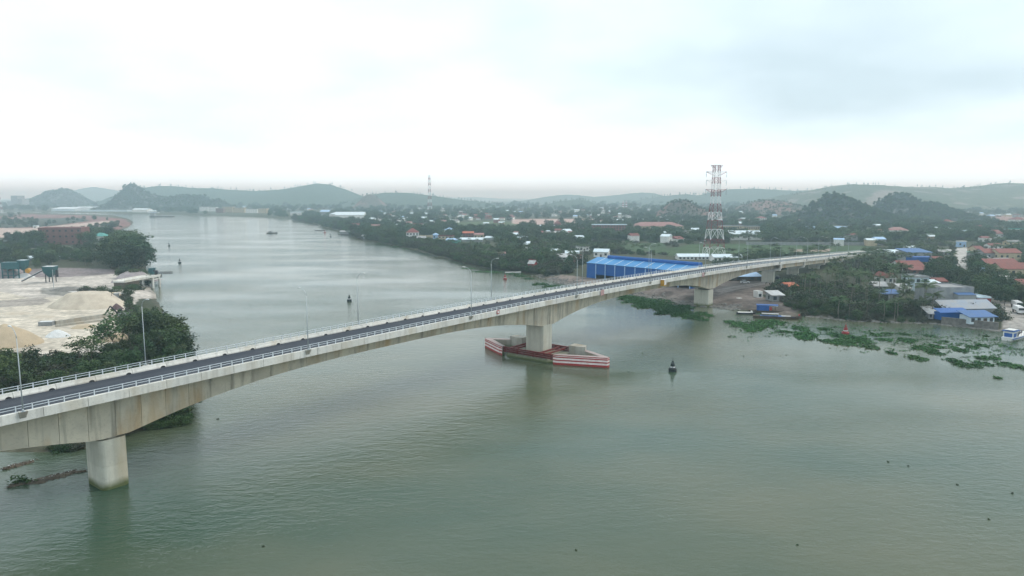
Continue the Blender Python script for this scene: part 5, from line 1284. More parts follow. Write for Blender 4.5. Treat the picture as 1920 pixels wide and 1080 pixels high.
# skyline trees and hillside scrub
pt = []; sc = []
pb = []; sb = []
for hi, (xa, xb, Y_, dp, XX, YY, ZZ) in enumerate(HILLS):
    nx = len(XX); karst = hi >= len(HILLS) - 4
    if not karst and Y_ < 4000:
        for _ in range(int((xb - xa) / Y_ * F / 3.6)):
            j = RN.integers(3, nx - 3); i = 28 + RN.integers(-4, 5)
            pt.append((XX[j] + RN.uniform(-8, 8), YY[i, j], ZZ[i, j] - 1.5)); sc.append(RN.uniform(0.25, 0.9) * Y_ / 2600)
    for _ in range(900 if karst else (500 if Y_ < 2000 else 0)):
        j = RN.integers(2, nx - 2); i = RN.integers(3, 34)
        if ZZ[i, j] < 2: continue
        pb.append((XX[j] + RN.uniform(-5, 5), YY[i, j], ZZ[i, j] - 0.5)); sb.append(RN.uniform(0.5, 1.1) * (0.75 if karst else 0.6))
p_ = []
o1 = None
ptr = obj('skyline_pine_source', PL['pine', 0][1])     # replaced below by real skyline trees
bpy.data.objects.remove(ptr)
srcs = []
for k in range(3):
    i = len(pt) - 1 - k * 37
    o = empty('skyline_tree', pt[i], 0, 'thin lone tree on the right hand ridge line', 'tree', 'lone trees on the ridge')
    o.scale = (sc[i],) * 3
    obj('trunk', PL['pine', k][0], o); srcs.append(obj('crown', PL['pine', k][1], o))
far_stuff('ridge_trees', np.array(pt), sc, srcs, 12)
far_stuff('hillside_scrub', np.array(pb), sb, crowns('broad'), 13)

# ------------------------------------------------------------------ sand yard on the left bank
def heap(px, py, wpx, hpx, dep, mat, name, label, seed, flat=0.0, cat='heap', skew=0.0):
    p = gp(px, py); k = p.y / F; w = wpx * k; h = hpx * k * 1.06
    n = 40; xs = np.linspace(-1, 1, n); XX, YY = np.meshgrid(xs, xs)
    r = np.sqrt(XX ** 2 + YY ** 2) * (1 + 0.22 * (fbm(XX + 9, YY + 9, 0.6, seed, 3) - 0.45))
    top = 1 - flat
    z = np.clip((1 - r) / max(0.3, top), 0, 1)
    z = np.minimum(z, 1) ** 0.95 * h * (1 + skew * XX) + np.where(r < 1, (fbm(XX + 3, YY + 3, 0.35, seed + 5, 4) - 0.45) * h * 0.28 * np.clip((1 - r) * 3, 0, 1), 0) - np.where(r >= 0.97, 0.5, 0)
    ii = np.arange(n * n).reshape(n, n)
    f = np.stack([ii[:-1, :-1], ii[:-1, 1:], ii[1:, 1:], ii[1:, :-1]], -1).reshape(-1, 4)
    o = obj(name, np_mesh(name, np.stack([XX.ravel() * w / 2, YY.ravel() * dep / 2, z.ravel()], -1), f, MT[mat], True), None, (p.x, p.y + dep * 0.3, p.z - 0.05), 0.05)
    tag(o, label, cat)
heap(146, 578, 138, 25, 22, 'sand', 'sand_heap', 'large pale sand heap in the middle of the yard', 3, 0.5)
heap(-5, 652, 120, 36, 16, 'sand2', 'sand_heap', 'ochre sand heap at the left edge above the thicket', 4, 0.2)
heap(236, 530, 78, 17, 24, 'gravel', 'gravel_heap', 'grey gravel heap by the jetty', 5, 0.35)
heap(101, 633, 46, 12, 6, 'chalk', 'powder_heap', 'small white powder heap above the thicket', 6, 0.2)
heap(215, 581, 24, 11, 5, 'purple', 'ore_heap', 'small dark purple heap at the right end of the sand heap', 7, 0.1)
heap(41, 521, 40, 7, 7, 'chalk', 'sand_heap', 'low pale heap below the green batching plant', 8, 0.3)
heap(4, 521, 60, 26, 14, 'gravel', 'spoil_heap', 'grassy spoil heap at the left picture edge', 9, 0.4)
heap(205, 557, 46, 7, 8, 'sand2', 'sand_heap', 'low ochre heap behind the large sand heap', 10, 0.3)
heap(115, 546, 60, 5, 10, 'rock', 'rubble_heap', 'low grey rubble heap behind the large sand heap', 11, 0.3)
for i, (x, y, w, h, mt) in enumerate(((150, 616, 44, 5, 'sand2'), (210, 640, 60, 12, 'sand2'), (70, 596, 50, 2.5, 'sand'), (180, 592, 60, 2.5, 'sand'), (20, 590, 70, 3, 'sand'))):
    heap(x, y, w, h, 7, mt, 'sand_ridge', f'low trampled sand ridge in the yard, {ORD[i]} of several', 20 + i, 0.5)
def ybox(x0, x1, y0, y1, h, w, mat, name, label, cat):
    """long straight wall between two photo points on the ground"""
    a = gp(x0, y0); b_ = gp(x1, y1); d = b_ - a
    o = empty(name, a, math.atan2(d.y, d.x), label, cat); n = max(1, int(d.length / 4)); L_ = d.length / n
    for i in range(n):
        MB().box(((i + 0.5) * L_, 0, h / 2 - 0.3), (L_ - 0.04, w, h + 0.6)).build('wall_block', MT[mat], o)
    return o
ybox(104, 212, 609, 593, 1.3, 0.8, 'oldconc', 'retaining_wall', 'long low concrete retaining wall across the near yard', 'wall')
ybox(104, 212, 613, 600, 0.7, 0.6, 'oldconc', 'retaining_wall', 'lower parallel kerb wall in front of the retaining wall', 'wall')
o = empty('water_trough', gp(88, 610), 0.2, 'pale concrete tank at the left end of the retaining wall', 'tank')
MB().box((0, 0, 0.6), (4.2, 2.6, 1.5)).build('tank_wall', MT['greywall'], o); MB().box((0, 0, 1.37), (3.8, 2.2, 0.05)).build('cover', MT['chalk'], o)
for i, x in enumerate((219, 233)):
    o = empty('gate_pillar', gp(x, 560), 0.1, f'{("left", "right")[i]} grey concrete block at the yard opening below the track', 'pillar')
    MB().box((0, 0, 1.0), (1.6, 1.4, 2.6)).build('block', MT['greywall'], o); MB().box((0, 0, 2.37), (1.8, 1.6, 0.14)).build('cap', MT['chalk'], o)
# raised track leading to the jetty
a = gp(224, 542); b_ = gp(292, 537); d = b_ - a
o = empty('jetty', a, math.atan2(d.y, d.x), 'concrete loading jetty on columns at the left bank', 'jetty')
Lj = d.length; zt = 3.6
for i in range(10):
    MB().box((Lj * (i + 0.5) / 10, 0, zt - 0.3), (Lj / 10 - 0.05, 6.0, 0.6)).build('deck_panel', MT['parapet'], o)
    if i < 4: MB().box((Lj * (i + 0.5) / 10, 0, (zt - 0.62) / 2 - 0.4), (Lj / 10 - 0.05, 5.4, zt - 0.62 + 0.8)).build('embankment', MT['silt'], o)
for sx, xx in ((0, Lj * 0.78), (1, Lj * 0.97)):
    for y in (-2.6, 2.6):
        MB().box((xx, y, (zt - 0.6) / 2 - 1.5), (0.8, 0.8, zt - 0.6 + 3.0)).build('column', MT['parapet'], o)
    MB().box((xx, 0, 2.0), (0.6, 4.3, 0.5)).build('tie_beam', MT['parapet'], o)
for y in (-2.6, 2.6):
    MB().box((Lj * 0.875, y, 2.05), (Lj * 0.19 - 0.9, 0.5, 0.5)).build('tie_beam', MT['parapet'], o)
for y in (-2.9, 2.9):
    MB().box((Lj * 0.5, y, zt + 0.25), (Lj, 0.25, 0.5)).build('kerb', MT['parapet'], o)
jz = a.z + zt; jw = math.atan2(d.y, d.x)
p = gp(284, 536); p = Vector((p.x, p.y + 1.5, jz))
o = empty('control_cabin', p, jw, 'dark green cabin on the jetty end', 'cabin')
MB().box((0, 0, 1.5), (2.6, 2.2, 3.0)).build('wall', MT['greenm'], o); MB().box((0, 0, 3.1), (3.0, 2.6, 0.18)).build('roof', MT['greenm'], o); MB().box((0, -1.12, 1.9), (1.6, 0.06, 0.9)).build('window', MT['glass'], o)
p = gp(299, 537); p.z = jz
o = empty('conveyor_boom', p, jw - 0.1, 'dark steel conveyor boom reaching out over the river', 'conveyor')
m = MB()
for y in (-0.6, 0.6):
    m.bar((-2, y, 0.6), (9.5, y, -0.2), 0.22); m.bar((-2, y, 1.7), (9.5, y, 0.7), 0.18)
    for k in range(8): m.bar((-2 + k * 1.43, y, 0.6 - k * 0.1), (-2 + (k + 1) * 1.43, y, 1.6 - k * 0.12), 0.12)
m.build('truss', MT['dark'], o); MB().bar((-2, 0, 1.25), (9.6, 0, 0.3), 1.0, 0.12).build('belt', MT['dark'], o); MB().box((-1.6, 0, 1.2), (0.5, 1.6, 2.6)).build('mast', MT['dark'], o); MB().box((0.4, 0, -0.6), (1.4, 1.6, 1.4)).build('counterweight', MT['dark'], o)
# hopper on legs with inclined conveyor
o = empty('hopper', gp(96, 529), 0.1, 'teal hopper bin on legs with an inclined conveyor', 'hopper')
for x in (-2, 2):
    for y in (-2, 2):
        MB().bar((x * 0.8, y * 0.8, -0.3), (x * 0.8, y * 0.8, 4.2), 0.35).build('leg', MT['dark'], o)
m = MB(); m.sweep([[(-a_, -a_, z), (a_, -a_, z), (a_, a_, z), (-a_, a_, z)] for a_, z in ((0.7, 2.6), (2.2, 5.0), (2.7, 8.0))]); m.build('bin', MT['greenm'], o)
MB().box((0, 0, 8.04), (5.0, 5.0, 0.08)).build('fill', MT['chalk'], o)
m = MB(); m.bar((-13.5, -0.5, 0.6), (-2.2, -0.5, 6.4), 0.9, 0.35); m.build('conveyor', MT['dark'], o)
MB().bar((-13.5, -1.05, 1.0), (-2.2, -1.05, 6.8), 0.08, 0.3).build('side_rail', MT['galv'], o)
MB().box((3.4, -0.6, 4.4), (0.9, 0.9, 3.4)).build('chute', MT['dark'], o)
o = empty('light_pole', gp(101, 541), 0, 'thin pole in the yard right of the hopper', 'pole')
MB().tube([(0, 0, -0.3), (0, 0, 9)], [0.14, 0.09], 6).build('shaft', MT['galv'], o); MB().box((0, 0, 9.1), (0.7, 0.3, 0.25)).build('head', MT['dark'], o)
o = empty('batching_plant', gp(26, 521), 0.05, 'blue-green concrete batching plant with two bins at the yard edge', 'plant')
MB().box((0, 0, 6.6), (9.0, 5.0, 3.6)).build('bin_body', MT['greenm'], o)
for x in (-4.2, -1.4, 1.4, 4.2):
    for y in (-2.2, 2.2): MB().box((x, y, 2.2), (0.45, 0.45, 5.2)).build('leg', MT['greenm'], o)
for z in (1.6, 3.4): MB().box((0, -2.25, z), (8.8, 0.3, 0.35)).build('brace', MT['greenm'], o)
m = MB(); m.sweep([[(5.4 - a_, -a_, z), (5.4 + a_, -a_, z), (5.4 + a_, a_, z), (5.4 - a_, a_, z)] for a_, z in ((0.6, 4.0), (1.7, 6.2), (2.1, 9.4))]); m.build('hopper_bin', MT['greenm'], o)
MB().box((5.4, 0, 9.45), (4.0, 4.0, 0.08)).build('bin_lid', MT['skylight'], o)
MB().tube([(7.6, -0.6, 3.6), (7.6, 1.6, 4.2)], [1.3, 0.9], 10).build('mixer_drum', MT['yellow'], o)
o = empty('excavator', gp(231, 600), 0.4, 'dark grey machine half hidden by bushes below the jetty', 'machine')
MB().box((0, 0, 0.5), (3.6, 2.4, 0.9)).build('track_unit', MT['dark'], o); MB().box((0.3, 0, 1.8), (3.2, 2.3, 1.6)).build('body', MT['greywall'], o); MB().box((-0.9, 0.4, 3.1), (1.3, 1.2, 1.3)).build('cab', MT['dark'], o)
m = MB(); m.bar((-1.2, -0.5, 2.2), (-3.6, -0.5, 5.2), 0.45); m.bar((-3.6, -0.5, 5.2), (-5.2, -0.5, 2.6), 0.35); m.build('boom', MT['dark'], o)
o = empty('light_pole', gp(211, 573), 0, 'thin dark pole right of the large sand heap', 'pole')
MB().tube([(0, 0, -0.3), (0, 0, 6)], [0.1, 0.07], 6).build('shaft', MT['dark'], o); MB().box((0, 0, 5.8), (0.9, 0.08, 0.08)).build('crossbar', MT['dark'], o)

# ------------------------------------------------------------------ buoys and boats
def buoy(px, py, s_, mat, label, top='drum'):
    p = at(px, py, 0); o = empty('buoy', (p.x, p.y, 0), R.uniform(0, 6), label, 'buoy', 'channel buoys'); o.scale = (s_,) * 3
    MB().tube([(0, 0, -0.5), (0, 0, 0.1), (0, 0, 0.95), (0, 0, 1.1)], [1.25, 1.45, 1.45, 1.25], 14).build('float', MT[mat], o)
    m = MB()
    for k in range(4):
        a_ = k * math.pi / 2 + .4; m.bar((math.cos(a_) * 0.95, math.sin(a_) * 0.95, 1.1), (math.cos(a_) * 0.3, math.sin(a_) * 0.3, 3.4), 0.14)
    m.build('frame', MT[mat], o)
    MB().tube([(0, 0, 1.9), (0, 0, 2.9)], [0.85, 0.6], 10).build('day_mark', MT[mat], o)
    MB().tube([(0, 0, 1.45), (0, 0, 1.75)], [0.9, 0.88], 10).build('white_band', MT['twhite'], o)
    MB().tube([(0, 0, 3.3), (0, 0, 3.75), (0, 0, 4.0)], [0.3, 0.34, 0.1], 8).build('lantern', MT[top], o); MB().tube([(0, 0, 3.9), (0, 0, 5.2)], 0.07, 5).build('topmast', MT[mat], o)
buoy(1261, 696, 0.72, 'drum', 'dark channel buoy right of the fendered pier')
buoy(655, 565, 0.72, 'drum', 'dark channel buoy seen above the bridge beside a lamp pole')
buoy(337, 493, 0.72, 'drum', 'small dark buoy off the left river point')
buoy(317, 461, 0.72, 'drum', 'smallest dark buoy, farthest upstream on the left')
buoy(1585, 627, 0.8, 'buoyred', 'red channel buoy among the floating plants', 'buoyred')
buoy(947, 524, 0.72, 'buoyred', 'red channel buoy beyond the bridge at midriver', 'buoyred')
buoy(609, 436.5, 0.9, 'buoyred', 'tiny red buoy off the far right bank', 'buoyred')
buoy(620, 443.5, 0.7, 'drum', 'tiny dark buoy off the far right bank')

def hull(L_, Wd, Ht, bow=0.35, sheer=0.5):
    secs = []
    for t_ in np.linspace(0, 1, 9):
        w = Wd / 2 * (0.82 + 0.18 * math.sin(math.pi * min(1, t_ * 1.6) / 2)) * (1 if t_ < 1 - bow else math.sqrt(max(0.003, 1 - ((t_ - 1 + bow) / bow) ** 2)))
        x = (t_ - 0.5) * L_; zt = Ht + sheer * max(0, (t_ - 0.5) * 2) ** 2
        secs.append([(x, -w, zt), (x, -w * 0.75, -0.35), (x, w * 0.75, -0.35), (x, w, zt)])
    return MB().sweep(secs)
def boat(px, py, rz, L_, Wd, Ht, label, hm_, parts, group=None, cat='boat', name='boat'):
    p = at(px, py, 0); o = empty(name, (p.x, p.y, 0), rz, label, cat, group)
    hull(L_, Wd, Ht).build('hull', MT[hm_], o)
    for nm, c, d, mt in parts:
        MB().box(c, d).build(nm, MT[mt], o)
    return o
# passenger boat at the right edge
p = at(1898, 636, 0)
pb_ = boat(1904, 634, 0.62, 14.5, 3.6, 1.0, 'white and blue passenger boat at the right edge near the ramp', 'hullwhite',
     [('rub_rail', (0, 0, 0.62), (13.0, 3.7, 0.12), 'hullblue'), ('cabin', (-3.9, 0, 1.9), (4.2, 2.9, 1.9), 'hullwhite'), ('cabin_side_panel', (-4.8, -1.48, 1.7), (2.1, 0.06, 1.2), 'hullblue'), ('cabin_side_panel', (-4.8, 1.48, 1.7), (2.1, 0.06, 1.2), 'hullblue'),
      ('stern_panel', (-6.03, 0, 1.7), (0.06, 2.2, 1.2), 'hullblue'), ('door', (-2.5, -1.48, 1.7), (0.8, 0.07, 1.5), 'dark'), ('cabin_roof', (-3.9, 0, 2.95), (4.8, 3.4, 0.18), 'hullblue'), ('roof_rack', (-3.9, 0, 3.25), (3.6, 2.6, 0.08), 'hullwhite'),
      ('windscreen', (-1.77, 0, 2.2), (0.06, 2.3, 0.8), 'glass'), ('deck', (2.6, 0, 0.95), (6.6, 2.7, 0.08), 'wood')])
for x in (0.0, 2.0, 4.0, 5.6):
    for y in (-1.5, 1.5):
        MB().tube([(x, y * (1 - max(0, x - 3) * 0.1), 0.9), (x, y * (1 - max(0, x - 3) * 0.1), 1.9)], 0.04, 5).build('stanchion', MT['signred'], pb_)
MB().tube([(-3.0, 0.8, 3.0), (-3.0, 0.8, 5.0)], 0.04, 5).build('mast', MT['galv'], pb_)
# simple seated / standing people on the boat's foredeck: one skinned body each
def person(loc, rz, cloth, label, sit=True, group='passengers on the boat'):
    hd = 0.0
    if sit:
        J = dict(pel=(0, 0, .45), chest=(0, .02, .85), neck=(0, .04, 1.05), head=(0, .06, 1.18), top=(0, .06, 1.3), sl=(-.19, .02, 1.0), el=(-.26, .12, .75), wl=(-.16, .36, .66), sr=(.19, .02, 1.0), er=(.26, .12, .75), wr=(.16, .36, .66), hl=(-.1, 0, .42), kl=(-.13, .42, .46), al=(-.13, .44, .06), fl=(-.13, .6, .04), hr=(.1, 0, .42), kr=(.13, .42, .46), ar=(.13, .44, .06), fr=(.13, .6, .04))
    else:
        J = dict(pel=(0, 0, .95), chest=(0, .02, 1.3), neck=(0, .03, 1.48), head=(0, .05, 1.6), top=(0, .05, 1.73), sl=(-.2, .0, 1.43), el=(-.27, .02, 1.15), wl=(-.25, .14, .9), sr=(.2, 0, 1.43), er=(.27, .02, 1.15), wr=(.25, .14, .9), hl=(-.1, 0, .92), kl=(-.12, .03, .5), al=(-.12, -.02, .08), fl=(-.13, .14, .04), hr=(.1, 0, .92), kr=(.12, .03, .5), ar=(.12, -.02, .08), fr=(.13, .14, .04))
    RAD = dict(pel=.15, chest=.16, neck=.06, head=.1, top=.08, sl=.08, sr=.08, el=.055, er=.055, wl=.04, wr=.04, hl=.1, hr=.1, kl=.075, kr=.075, al=.05, ar=.05, fl=.04, fr=.04)
    ks = list(J); ix = {k: i for i, k in enumerate(ks)}
    ed = [('pel', 'chest'), ('chest', 'neck'), ('neck', 'head'), ('head', 'top'), ('chest', 'sl'), ('sl', 'el'), ('el', 'wl'), ('chest', 'sr'), ('sr', 'er'), ('er', 'wr'), ('pel', 'hl'), ('hl', 'kl'), ('kl', 'al'), ('al', 'fl'), ('pel', 'hr'), ('hr', 'kr'), ('kr', 'ar'), ('ar', 'fr')]
    me = bpy.data.meshes.new('person'); me.from_pydata([J[k] for k in ks], [(ix[a_], ix[c_]) for a_, c_ in ed], [])
    o = obj('person', me, None, loc, rz); me.materials.append(MT[cloth])
    md = o.modifiers.new('skin', 'SKIN')
    if not me.skin_vertices: me.attributes
    for i, k in enumerate(ks):
        sv_ = me.skin_vertices[0].data[i]; sv_.radius = (RAD[k], RAD[k]); sv_.use_root = (k == 'pel')
    o.modifiers.new('sub', 'SUBSURF').render_levels = 1
    tag(o, label, 'person', group)
    f = MB(); f.tube([(0, 0, -.02), (0, 0, .06), (0, 0, .1)], [.105, .1, .04], 8)
    hp = J['top']; hh = f.build('hair', MT['dark'], o, True); hh.location = (hp[0], hp[1] - 0.01, hp[2] - 0.02)
    g = MB(); g.box((0, 0, 0), (.13, .03, .16)); g.box((0, .03, -.01), (.03, .04, .05)); fa = g.build('face', MT['skin'], o); fa.location = (hp[0], hp[1] + 0.1, hp[2] - 0.09)
    return o
_probe = bpy.data.meshes.new('probe'); _probe.from_pydata([(0, 0, 0), (0, 0, 1)], [(0, 1)], [])
_po = bpy.data.objects.new('probe', _probe); COL.objects.link(_po); _po.modifiers.new('s', 'SKIN')
SKIN_OK = len(_probe.skin_vertices) > 0
bpy.data.objects.remove(_po)
bm_ = Matrix.Translation(pb_.location) @ Matrix.Rotation(0.62, 4, 'Z')
for i, (x, y, c) in enumerate(((0.2, 0.7, 'cloth1'), (1.4, -0.6, 'cloth1'), (2.6, 0.6, 'cloth2'), (3.6, -0.4, 'cloth1'))):
    w_ = bm_ @ Vector((x, y, 0.99))
    person(w_, 0.62 + (-1.4, 1.2, -1.0, 0.3)[i], c, f'{["dark-clothed person seated by the cabin", "dark-clothed person seated second behind the cabin", "person in red seated on the foredeck", "dark-clothed person seated nearest the bow"][i]} of the boat')
# moored working boats near the bridge
boat(1441, 586, -0.25, 15, 3.4, 0.9, 'dark boat with blue-canopied cabin moored under the palms', 'wood', [('canopy', (-0.6, 0, 3.0), (8.0, 3.2, 0.14), 'hullblue'), ('cabin_wall', (-2.2, 0, 1.85), (4.4, 2.8, 1.9), 'hullblue'), ('doorway', (0.6, -1.0, 1.7), (0.8, 0.5, 1.4), 'signred'), ('roof_end', (2.6, 0, 2.8), (1.2, 3.0, 0.16), 'skylight'), ('post', (2.4, -1.3, 1.9), (0.12, 0.12, 1.8), 'wood'), ('post', (2.4, 1.3, 1.9), (0.12, 0.12, 1.8), 'wood')])
boat(1457, 597, -0.28, 17, 3.0, 0.9, 'long dark open boat with reddish bow below the canopied one', 'wood', [('foredeck', (3.5, 0, 1.0), (4.0, 2.0, 0.12), 'tin'), ('awning', (-2.5, 0, 1.7), (6.0, 2.2, 0.1), 'tin'), ('gunwale', (0, 0, 0.92), (12, 2.6, 0.06), 'hullblue'), ('bow_post', (7.6, 0, 1.4), (0.5, 0.5, 1.0), 'signred'), ('post', (-5.0, 0, 1.3), (0.1, 1.8, 0.8), 'wood'), ('post', (0.0, 0, 1.3), (0.1, 1.8, 0.8), 'wood')])
boat(1399, 589, -0.15, 7.2, 1.9, 0.6, 'small white-topped boat left of the moored dark boats', 'dark', [('deck', (-0.4, 0, 0.72), (5.4, 1.7, 0.2), 'hullwhite'), ('windshield', (2.0, 0, 1.0), (0.5, 1.4, 0.6), 'hullwhite')])
boat(1403, 576, 0.4, 2.6, 1.2, 0.5, 'tiny white dinghy pulled onto the bank', 'hullwhite', [('thwart', (0, 0, 0.45), (0.3, 1.0, 0.06), 'wood')])
boat(1387, 569, 0.5, 5.0, 1.8, 1.2, 'small blue boat standing on the muddy bank by the pier', 'hullblue', [('cabin', (-0.5, 0, 1.7), (1.8, 1.3, 1.2), 'hullblue'), ('roof', (-0.5, 0, 2.36), (2.1, 1.6, 0.1), 'hullwhite')])
boat(962, 511.5, 0.0, 9.5, 1.8, 0.5, 'white sampan lying at the bank left of the rocky spit', 'hullwhite', [('deck', (0, 0, 0.45), (6, 1.3, 0.08), 'hullwhite')])
boat(305, 406.5, -0.12, 58, 10, 1.6, 'long low barge on the far reach of the river', 'wood', [('wheelhouse', (-22, 0, 5.5), (10, 7, 7), 'greywall'), ('cargo', (6, 0, 2.0), (36, 7, 1.6), 'gravel'), ('wheelhouse_roof', (-22, 0, 9.2), (11.5, 8, 0.5), 'bluerib'), ('mast', (-18, 0, 11), (0.5, 0.5, 5), 'dark')], name='barge', cat='barge')
boat(510, 437.5, 0.2, 13, 3.2, 0.9, 'small fishing boat alone in the far middle of the river', 'wood', [('cabin', (-2, 0, 1.9), (3.5, 2.4, 2.0), 'greywall'), ('mast', (0.5, 0, 3), (0.2, 0.2, 4), 'dark')])
for i, (x, y) in enumerate(((586, 422.4), (600, 432.4), (747, 459.5))):
    boat(x, y, 0.2 * i, 14, 2.4, 0.6, f'thin sampan near the far right bank, {ORD[i]} from the left', 'wood', [('deck', (0, 0, 0.55), (8, 1.6, 0.08), 'tin')])
for i, (x, y, w) in enumerate(((655, 440, 26), (700, 449, 30))):
    p = at(x, y, 0); o = empty('floating_hut', p, -0.3, f'{("left", "right")[i]} dark floating hut at the far right bank', 'hut')
    MB().box((0, 0, 0.3), (w, 8, 0.6)).build('raft', MT['wood'], o); MB().box((-3, 0, 2.0), (w * 0.5, 6, 2.8)).build('wall', MT['greywall'], o)
    MB().add([(-w * .32 - 3, -3.6, 3.4), (w * .32 - 3, -3.6, 3.4), (w * .32 - 3, 3.6, 3.4), (-w * .32 - 3, 3.6, 3.4), (-w * .32 - 3, 0, 5), (w * .32 - 3, 0, 5)], [(0, 1, 5, 4), (2, 3, 4, 5), (1, 2, 5), (3, 0, 4), (3, 2, 1, 0)]).build('roof', MT['tin'], o)

# ------------------------------------------------------------------ vehicles
def car(px, py, rz, paint_, label, L_=4.4):
    p = gp(px, py); o = empty('parked_car', p, rz, label, 'car')
    secs = [[(x, -w, z0), (x, w, z0), (x, w * 0.98, z1), (x, -w * 0.98, z1)] for x, w, z0, z1 in ((-2.2, .78, .35, .8), (-2.0, .86, .25, .95), (1.0, .88, .25, .95), (1.9, .84, .25, .82), (2.2, .7, .35, .7))]
    MB().sweep(secs).build('body', MT[paint_], o)
    MB().sweep([[(x, -w, .93), (x, w, .93), (x, w * .82, z), (x, -w * .82, z)] for x, w, z in ((-1.9, .78, 1.0), (-1.3, .8, 1.45), (0.2, .8, 1.48), (1.1, .78, 1.0))]).build('cabin_glass', MT['glass'], o)
    MB().box((-.55, 0, 1.5), (1.7, 1.2, .06)).build('roof', MT[paint_], o)
    for x in (-1.35, 1.35):
        for y in (-.8, .8):
            w_ = MB().tube([(x, y - .1, .32), (x, y + .1, .32)], .32, 12).build('wheel', MT['dark'], o)
    for y in (-.6, .6): MB().box((2.14, y, .62), (.1, .3, .14)).build('headlight', MT['lampw'], o)
car(1397, 531, -0.3, 'carw', 'white car parked on the dirt track under the bridge')
car(1459, 523, 0.9, 'card', 'dark blue car parked between the approach piers')
def truck(px, py, rz, label):
    p = gp(px, py); o = empty('parked_truck', p, rz, label, 'truck')
    MB().box((2.4, 0, 1.5), (1.8, 2.1, 2.0)).build('cab', MT['carw'], o); MB().box((3.33, 0, 1.9), (0.06, 1.8, 0.8)).build('windscreen', MT['glass'], o)
    MB().box((-1.0, 0, 1.0), (4.8, 2.1, 0.3)).build('bed', MT['dark'], o); MB().box((-1.0, 0, 1.9), (4.6, 2.0, 1.5)).build('cargo_box', MT['carw'], o); MB().box((3.36, 0, 0.7), (0.12, 2.1, 0.35)).build('bumper', MT['carw'], o)
    for x in (-2.4, 2.3):
        for y in (-.95, .95): MB().tube([(x, y - .14, .45), (x, y + .14, .45)], .45, 12).build('wheel', MT['dark'], o)
truck(1909, 587, -1.9, 'white truck parked under the trees at the right edge')
truck(1906, 577, -1.9, 'second white truck behind the one at the right edge')
car(1862, 551, 0.8, 'card', 'dark car on the village road above the red shop')

# ------------------------------------------------------------------ shoreline rocks, debris, floating plants
def rock_mesh(seed):
    rg = np.random.default_rng(seed); m = MB(); n = 7; vs = [(0, 0, -0.5)]
    for z, r in ((-0.2, 0.95), (0.25, 0.75)):
        vs += [(math.cos(2 * math.pi * k / n) * r * rg.uniform(.7, 1.2), math.sin(2 * math.pi * k / n) * r * rg.uniform(.7, 1.2), z + rg.uniform(-.12, .12)) for k in range(n)]
    vs.append((0, 0, 0.55))
    fs = [(0, 1 + (k + 1) % n, 1 + k) for k in range(n)] + [(1 + k, 1 + (k + 1) % n, 1 + n + (k + 1) % n, 1 + n + k) for k in range(n)] + [(1 + n + k, 1 + n + (k + 1) % n, 2 * n + 1) for k in range(n)]
    return vs, fs
def rocks(name, line, n, w, smin, smax, mat='rock'):
    L_ = P2(line, 0.3); m = MB()
    for i in range(n):
        t_ = R.random() * (len(L_) - 1); k = int(t_); q_ = L_[k] + (L_[min(k + 1, len(L_) - 1)] - L_[k]) * (t_ - k)
        x, y = q_[0] + R.gauss(0, w * 0.4), q_[1] + R.uniform(-0.3, 1) * w; s_ = R.uniform(smin, smax)
        z = max(0.0, gz(x, y)); vs, fs = rock_mesh(i % 9); a_ = R.uniform(0, 6.28); c, sn = math.cos(a_), math.sin(a_)
        m.add([(x + (vx * c - vy * sn) * s_ * 1.2, y + (vx * sn + vy * c) * s_, z + vz * s_ * 0.8) for vx, vy, vz in vs], fs)
    tag(m.build(name, MT[mat]), kind='stuff')
rocks('riprap', [(1184, 551), (1240, 559), (1262, 568), (1309, 571), (1347, 575), (1384, 580)], 420, 5, 0.4, 1.0)
rocks('spit_rocks', [(1014, 517), (1045, 527), (1078, 534), (1130, 543)], 240, 6, 0.4, 1.0)
rocks('bank_rocks', [(1513, 591), (1553, 596), (1607, 601), (1655, 603), (1757, 606), (1786, 610), (1856, 617), (1877, 620)], 380, 2.5, 0.3, 0.8)
# stone wall under the riverside building
ybox(1765, 1872, 604, 615, 1.9, 0.8, 'rock', 'sea_wall', 'dark stone wall under the riverside building', 'wall')
# hyacinth mats: leafy patches on the water
HYN = [0]
def mat_patch(pts, label, seed, dens=9, tall=0.45, mt='hya'):
    """pts: blobs (px, py, half width px, half height px)"""
    rg = np.random.default_rng(seed); V_ = []
    for (px, py, a_, b_) in pts:
        c = at(px, py, 0); k = c.y / F; dy = (at(px, py - b_, 0) - c).length
        n = int(max(14, a_ * k * dy * 3.14 * dens * 0.28))
        n = min(n, 1500)
        th = rg.uniform(0, 2 * math.pi, n); r = np.sqrt(rg.random(n)) * (0.75 + 0.35 * np.sin(th * 3 + seed) * np.cos(th * 2 + seed * 1.7) + 0.15 * np.sin(th * 9 + seed))
        V_.append(np.stack([c.x + np.cos(th) * r * a_ * k, c.y + np.sin(th) * r * dy, np.full(n, 0.08)], -1))
    c = np.concatenate(V_); o0 = c.mean(0)
    v, f = leaf_quads(c - o0, 3, np.array([0.22, 0.22, tall * 0.2]), 0.42, rg, 0.3)
    v[:, 2] = np.abs(v[:, 2]) + 0.03
    o = obj('hyacinth_mat', np_mesh('hyacinth_mat', v, f, MT[mt]), None, (o0[0], o0[1], 0.0))
    tag(o, label, 'floating plants', 'water hyacinth mats')
mat_patch([(1195, 564, 34, 9), (1230, 573, 40, 11), (1262, 584, 40, 11), (1285, 590, 30, 8), (1215, 570, 36, 10), (1178, 559, 22, 6), (1300, 596, 24, 4), (1245, 567, 34, 7), (1280, 577, 30, 6)], 'largest green hyacinth mat, at the rocks left of the third pier', 1, 12)
mat_patch([(1318, 588, 16, 4), (1330, 592, 14, 3), (1322, 600, 14, 2)], 'thin hyacinth mat at the foot of the third pier', 2, 6)
